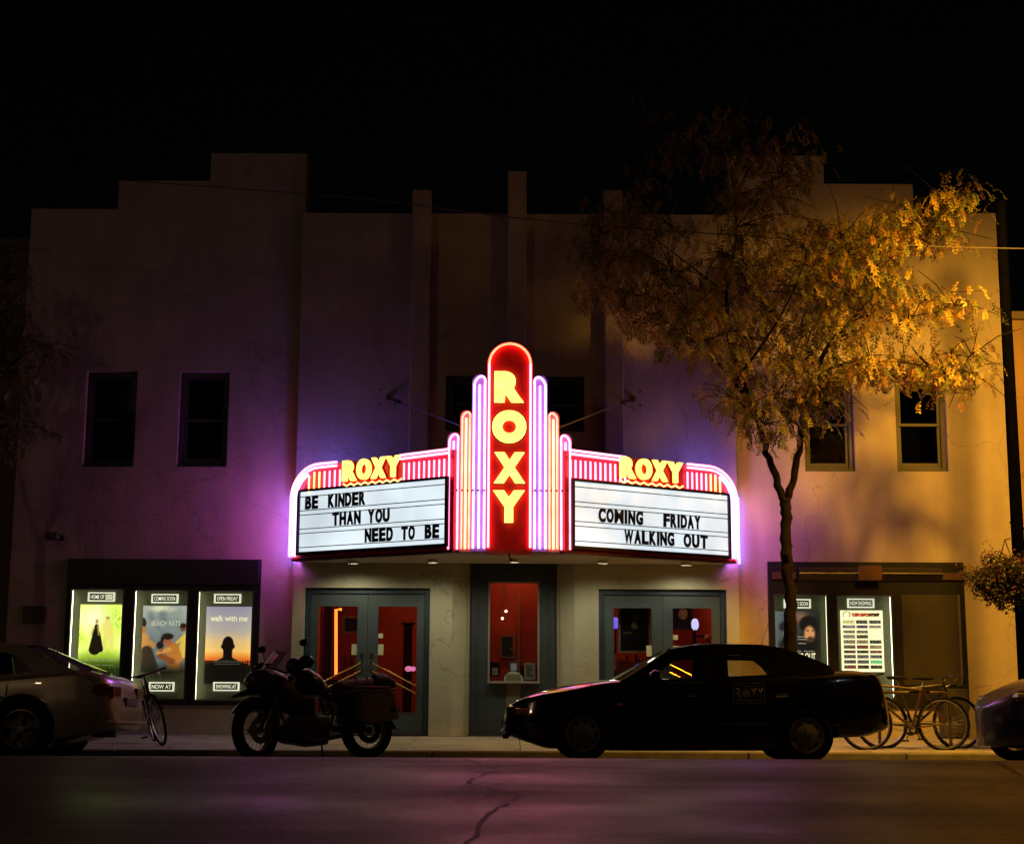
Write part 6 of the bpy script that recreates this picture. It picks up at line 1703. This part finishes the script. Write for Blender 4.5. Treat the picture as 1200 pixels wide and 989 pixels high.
m = MB(); m.cyl((.70, 0, 1.12), (.70, 0, 1.14), .045, seg=18); m.build('filler_cap', STEEL, tk, smooth=True)
m = MB(); m.loft([(.92, 0, .83, .09, .04), (1.02, 0, .82, .14, .05), (1.20, 0, .84, .16, .055), (1.30, 0, .88, .15, .06), (1.50, 0, .90, .14, .055), (1.66, 0, .90, .09, .035)], 20, 3); m.build('seat', mat('seat_vinyl', (.014, .012, .014), .45), mc, smooth=True)
m = MB(); m.loft([(1.1, 0, .74, .09, .05), (1.35, 0, .78, .11, .06), (1.62, 0, .82, .08, .045), (1.78, 0, .84, .04, .02)], 18); m.build('tail', MGR, mc, smooth=True)
lamp_part(mc, 'tail_light', 1.76, 1.82, -.06, .06, .80, .86, REDL, .015)
m = MB(); m.box((.48, -.17, .24), (.98, .17, .50), .05, seg=2).box((.56, -.13, .48), (.80, .13, .74), .03, seg=2)
for k in range(6): m.box((.55, -.145, .50 + k * .036), (.81, .145, .51 + k * .036))
m.cyl((.72, -.20, .36), (.72, .20, .36), .11, seg=20).cyl((.55, -.19, .33), (.55, .19, .33), .07, seg=16)
m.build('engine', MEN, mc, smooth=True)
m = MB(); m.loft([(.36, 0, .34, .10, .10), (.46, 0, .26, .16, .06), (.75, 0, .19, .16, .035), (.95, 0, .20, .13, .03)], 14, 3); m.build('skid_plate', MEN, mc, smooth=True)
m = MB(); m.tube([(.42, 0, .90), (.40, -.05, .55), (.46, -.12, .28), (.95, -.14, .26), (1.02, -.12, .50), (.90, -.08, .84)], .018, 8).tube([(.42, 0, .90), (.40, .05, .55), (.46, .12, .28), (.95, .14, .26), (1.02, .12, .50), (.90, .08, .84)], .018, 8)
m.tube([(.45, 0, .90), (.95, 0, .72), (1.75, 0, .80)], .02, 8).tube([(1.0, -.13, .48), (1.45, -.13, .82)], .013, 8).tube([(1.0, .13, .48), (1.45, .13, .82)], .013, 8)
m.build('frame', MBK, mc, smooth=True)
m = MB(); m.tube([(.98, -.11, .36), (1.50, -.12, .33)], .028, 8).tube([(.98, .11, .36), (1.50, .12, .33)], .028, 8).tube([(1.12, 0, .42), (1.22, 0, .72)], .035, 10); m.build('swing_arm', MBK, mc, smooth=True)
mwheel((1.50, 0, .32), .32, .07, mc, 'rear_wheel', -1)
m = MB(); m.tube([(.56, -.14, .42), (.50, -.20, .30), (.72, -.23, .20), (1.10, -.22, .26), (1.30, -.22, .40)], .025, 10).tube([(1.25, -.24, .40), (1.78, -.26, .56)], [.045, .06], 14); m.build('exhaust', MEN, mc, smooth=True)
m = MB(); m.grid(lambda u, v: Vector((1.5, 0, .32)) + Vector((.37 * math.cos(rad(20 + 100 * u)), (v - .5) * .17, .37 * math.sin(rad(20 + 100 * u)))), 12, 4); m.build('rear_fender', MBK, mc, smooth=True)
PAN = mat('pannier_alu', (.16, .11, .12), .5, .3, bump=.1)
for sg in (-1, 1):
    m = MB(); m.box((1.28, sg * .27 - .11, .50), (1.74, sg * .27 + .11, .84), .03, seg=2)
    Mt = Matrix.Translation((1.5, 0, .67)) @ Matrix.Rotation(rad(-9), 4, 'Y') @ Matrix.Translation((-1.5, 0, -.67))
    for v in m.bm.verts: v.co = Mt @ v.co
    pn = m.build('pannier', PAN, mc)
    m = MB(); m.box((1.27, sg * .27 - .115, .845), (1.75, sg * .27 + .115, .862), .006)
    for xx in (1.38, 1.62): m.box((xx - .05, sg * .27 - sg * 0 - .118, .79), (xx + .05, sg * .27 + .118, .868), .004)
    for v in m.bm.verts: v.co = Mt @ v.co
    m.build('pannier_lid', mat('pannier_lid_pink', (.26, .16, .19), .3, .6), pn)
    m = MB(); m.box((1.64, sg * .385 - .004, .62), (1.70, sg * .385 + .004, .67), .002); m.build('pannier_latch', BLACKM, pn)
m = MB(); m.tube([(1.30, -.14, .93), (1.76, -.14, .93), (1.80, 0, .93), (1.76, .14, .93), (1.30, .14, .93)], .01, 6); m.build('luggage_rack', MBK, mc)
m = MB(); m.tube([(.84, -.16, .26), (.80, -.30, .02)], .012, 6).box((.76, -.33, .0), (.85, -.27, .012)); m.build('side_stand', MBK, mc)
for sg in (-1, 1):
    m = MB(); m.cyl((.95, sg * .18, .36), (.95, sg * .28, .36), .014, seg=8); m.build('foot_peg', MBK, mc)
lr = thing('luggage_roll', 'purple grey luggage roll strapped across the motorcycle seat', 'luggage roll', mc.location, 0); lr.rotation_euler = mc.rotation_euler
m = MB(); m.loft([(1.06, -.03, .955, .05, .035), (1.10, -.03, .965, .09, .065), (1.30, -.03, .985, .10, .075), (1.55, -.02, 1.01, .10, .08), (1.60, -.02, 1.015, .06, .05)], 18, 2.2)
m.build('roll_cover', mat('roll_fabric', (.14, .085, .15), .7, bump=.4), lr, smooth=True)
m = MB()
for x, zc in ((1.16, .972), (1.36, .99), (1.50, 1.0)): m.tube([(x, -.03 + .108 * math.cos(a), zc + .085 * math.sin(a)) for a in [2 * PI * k / 18 for k in range(18)]], .007, 5, True)
m.build('strap', BLACKM, lr)
lb_ = thing('duffel_bag', 'lumpy black bag piled on the motorcycle tail behind the purple roll', 'bag', mc.location, 0); lb_.rotation_euler = mc.rotation_euler
m = MB(); m.loft([(1.58, .02, .99, .06, .05), (1.62, .02, 1.02, .15, .10), (1.75, .02, 1.03, .17, .11), (1.86, .02, .99, .14, .09), (1.90, .02, .97, .05, .04)], 18, 2.3)
for v in m.bm.verts: v.co += v.normal * 0 + Vector((0, 0, .015 * math.sin(v.co.x * 40 + v.co.y * 25)))
m.build('bag_body', mat('bag_black', (.012, .01, .013), .7, bump=.5), lb_, smooth=True)
hl = thing('helmet', 'dark round helmet hanging on the motorcycle handlebar', 'helmet', mc.location, 0); hl.rotation_euler = mc.rotation_euler
m = MB(); m.sphere((.52, -.20, 1.10), .10, 16, (1.1, .9, 1)); m.build('helmet_shell', mat('helmet_dark', (.02, .015, .02), .25, coat=.5), hl, smooth=True)

for ch in mc.children:
    nm = ch.name.split('.')[0]
    if nm in ('seat', 'tail', 'pannier', 'luggage_rack', 'tail_light', 'rear_fender'): ch.location.z -= .11
    elif nm in ('fuel_tank', 'fairing', 'wind_screen', 'headlight', 'beak'): ch.location.z -= .075
for o_ in (lr, lb_): o_.location.z -= .14
hl.location.z -= .05
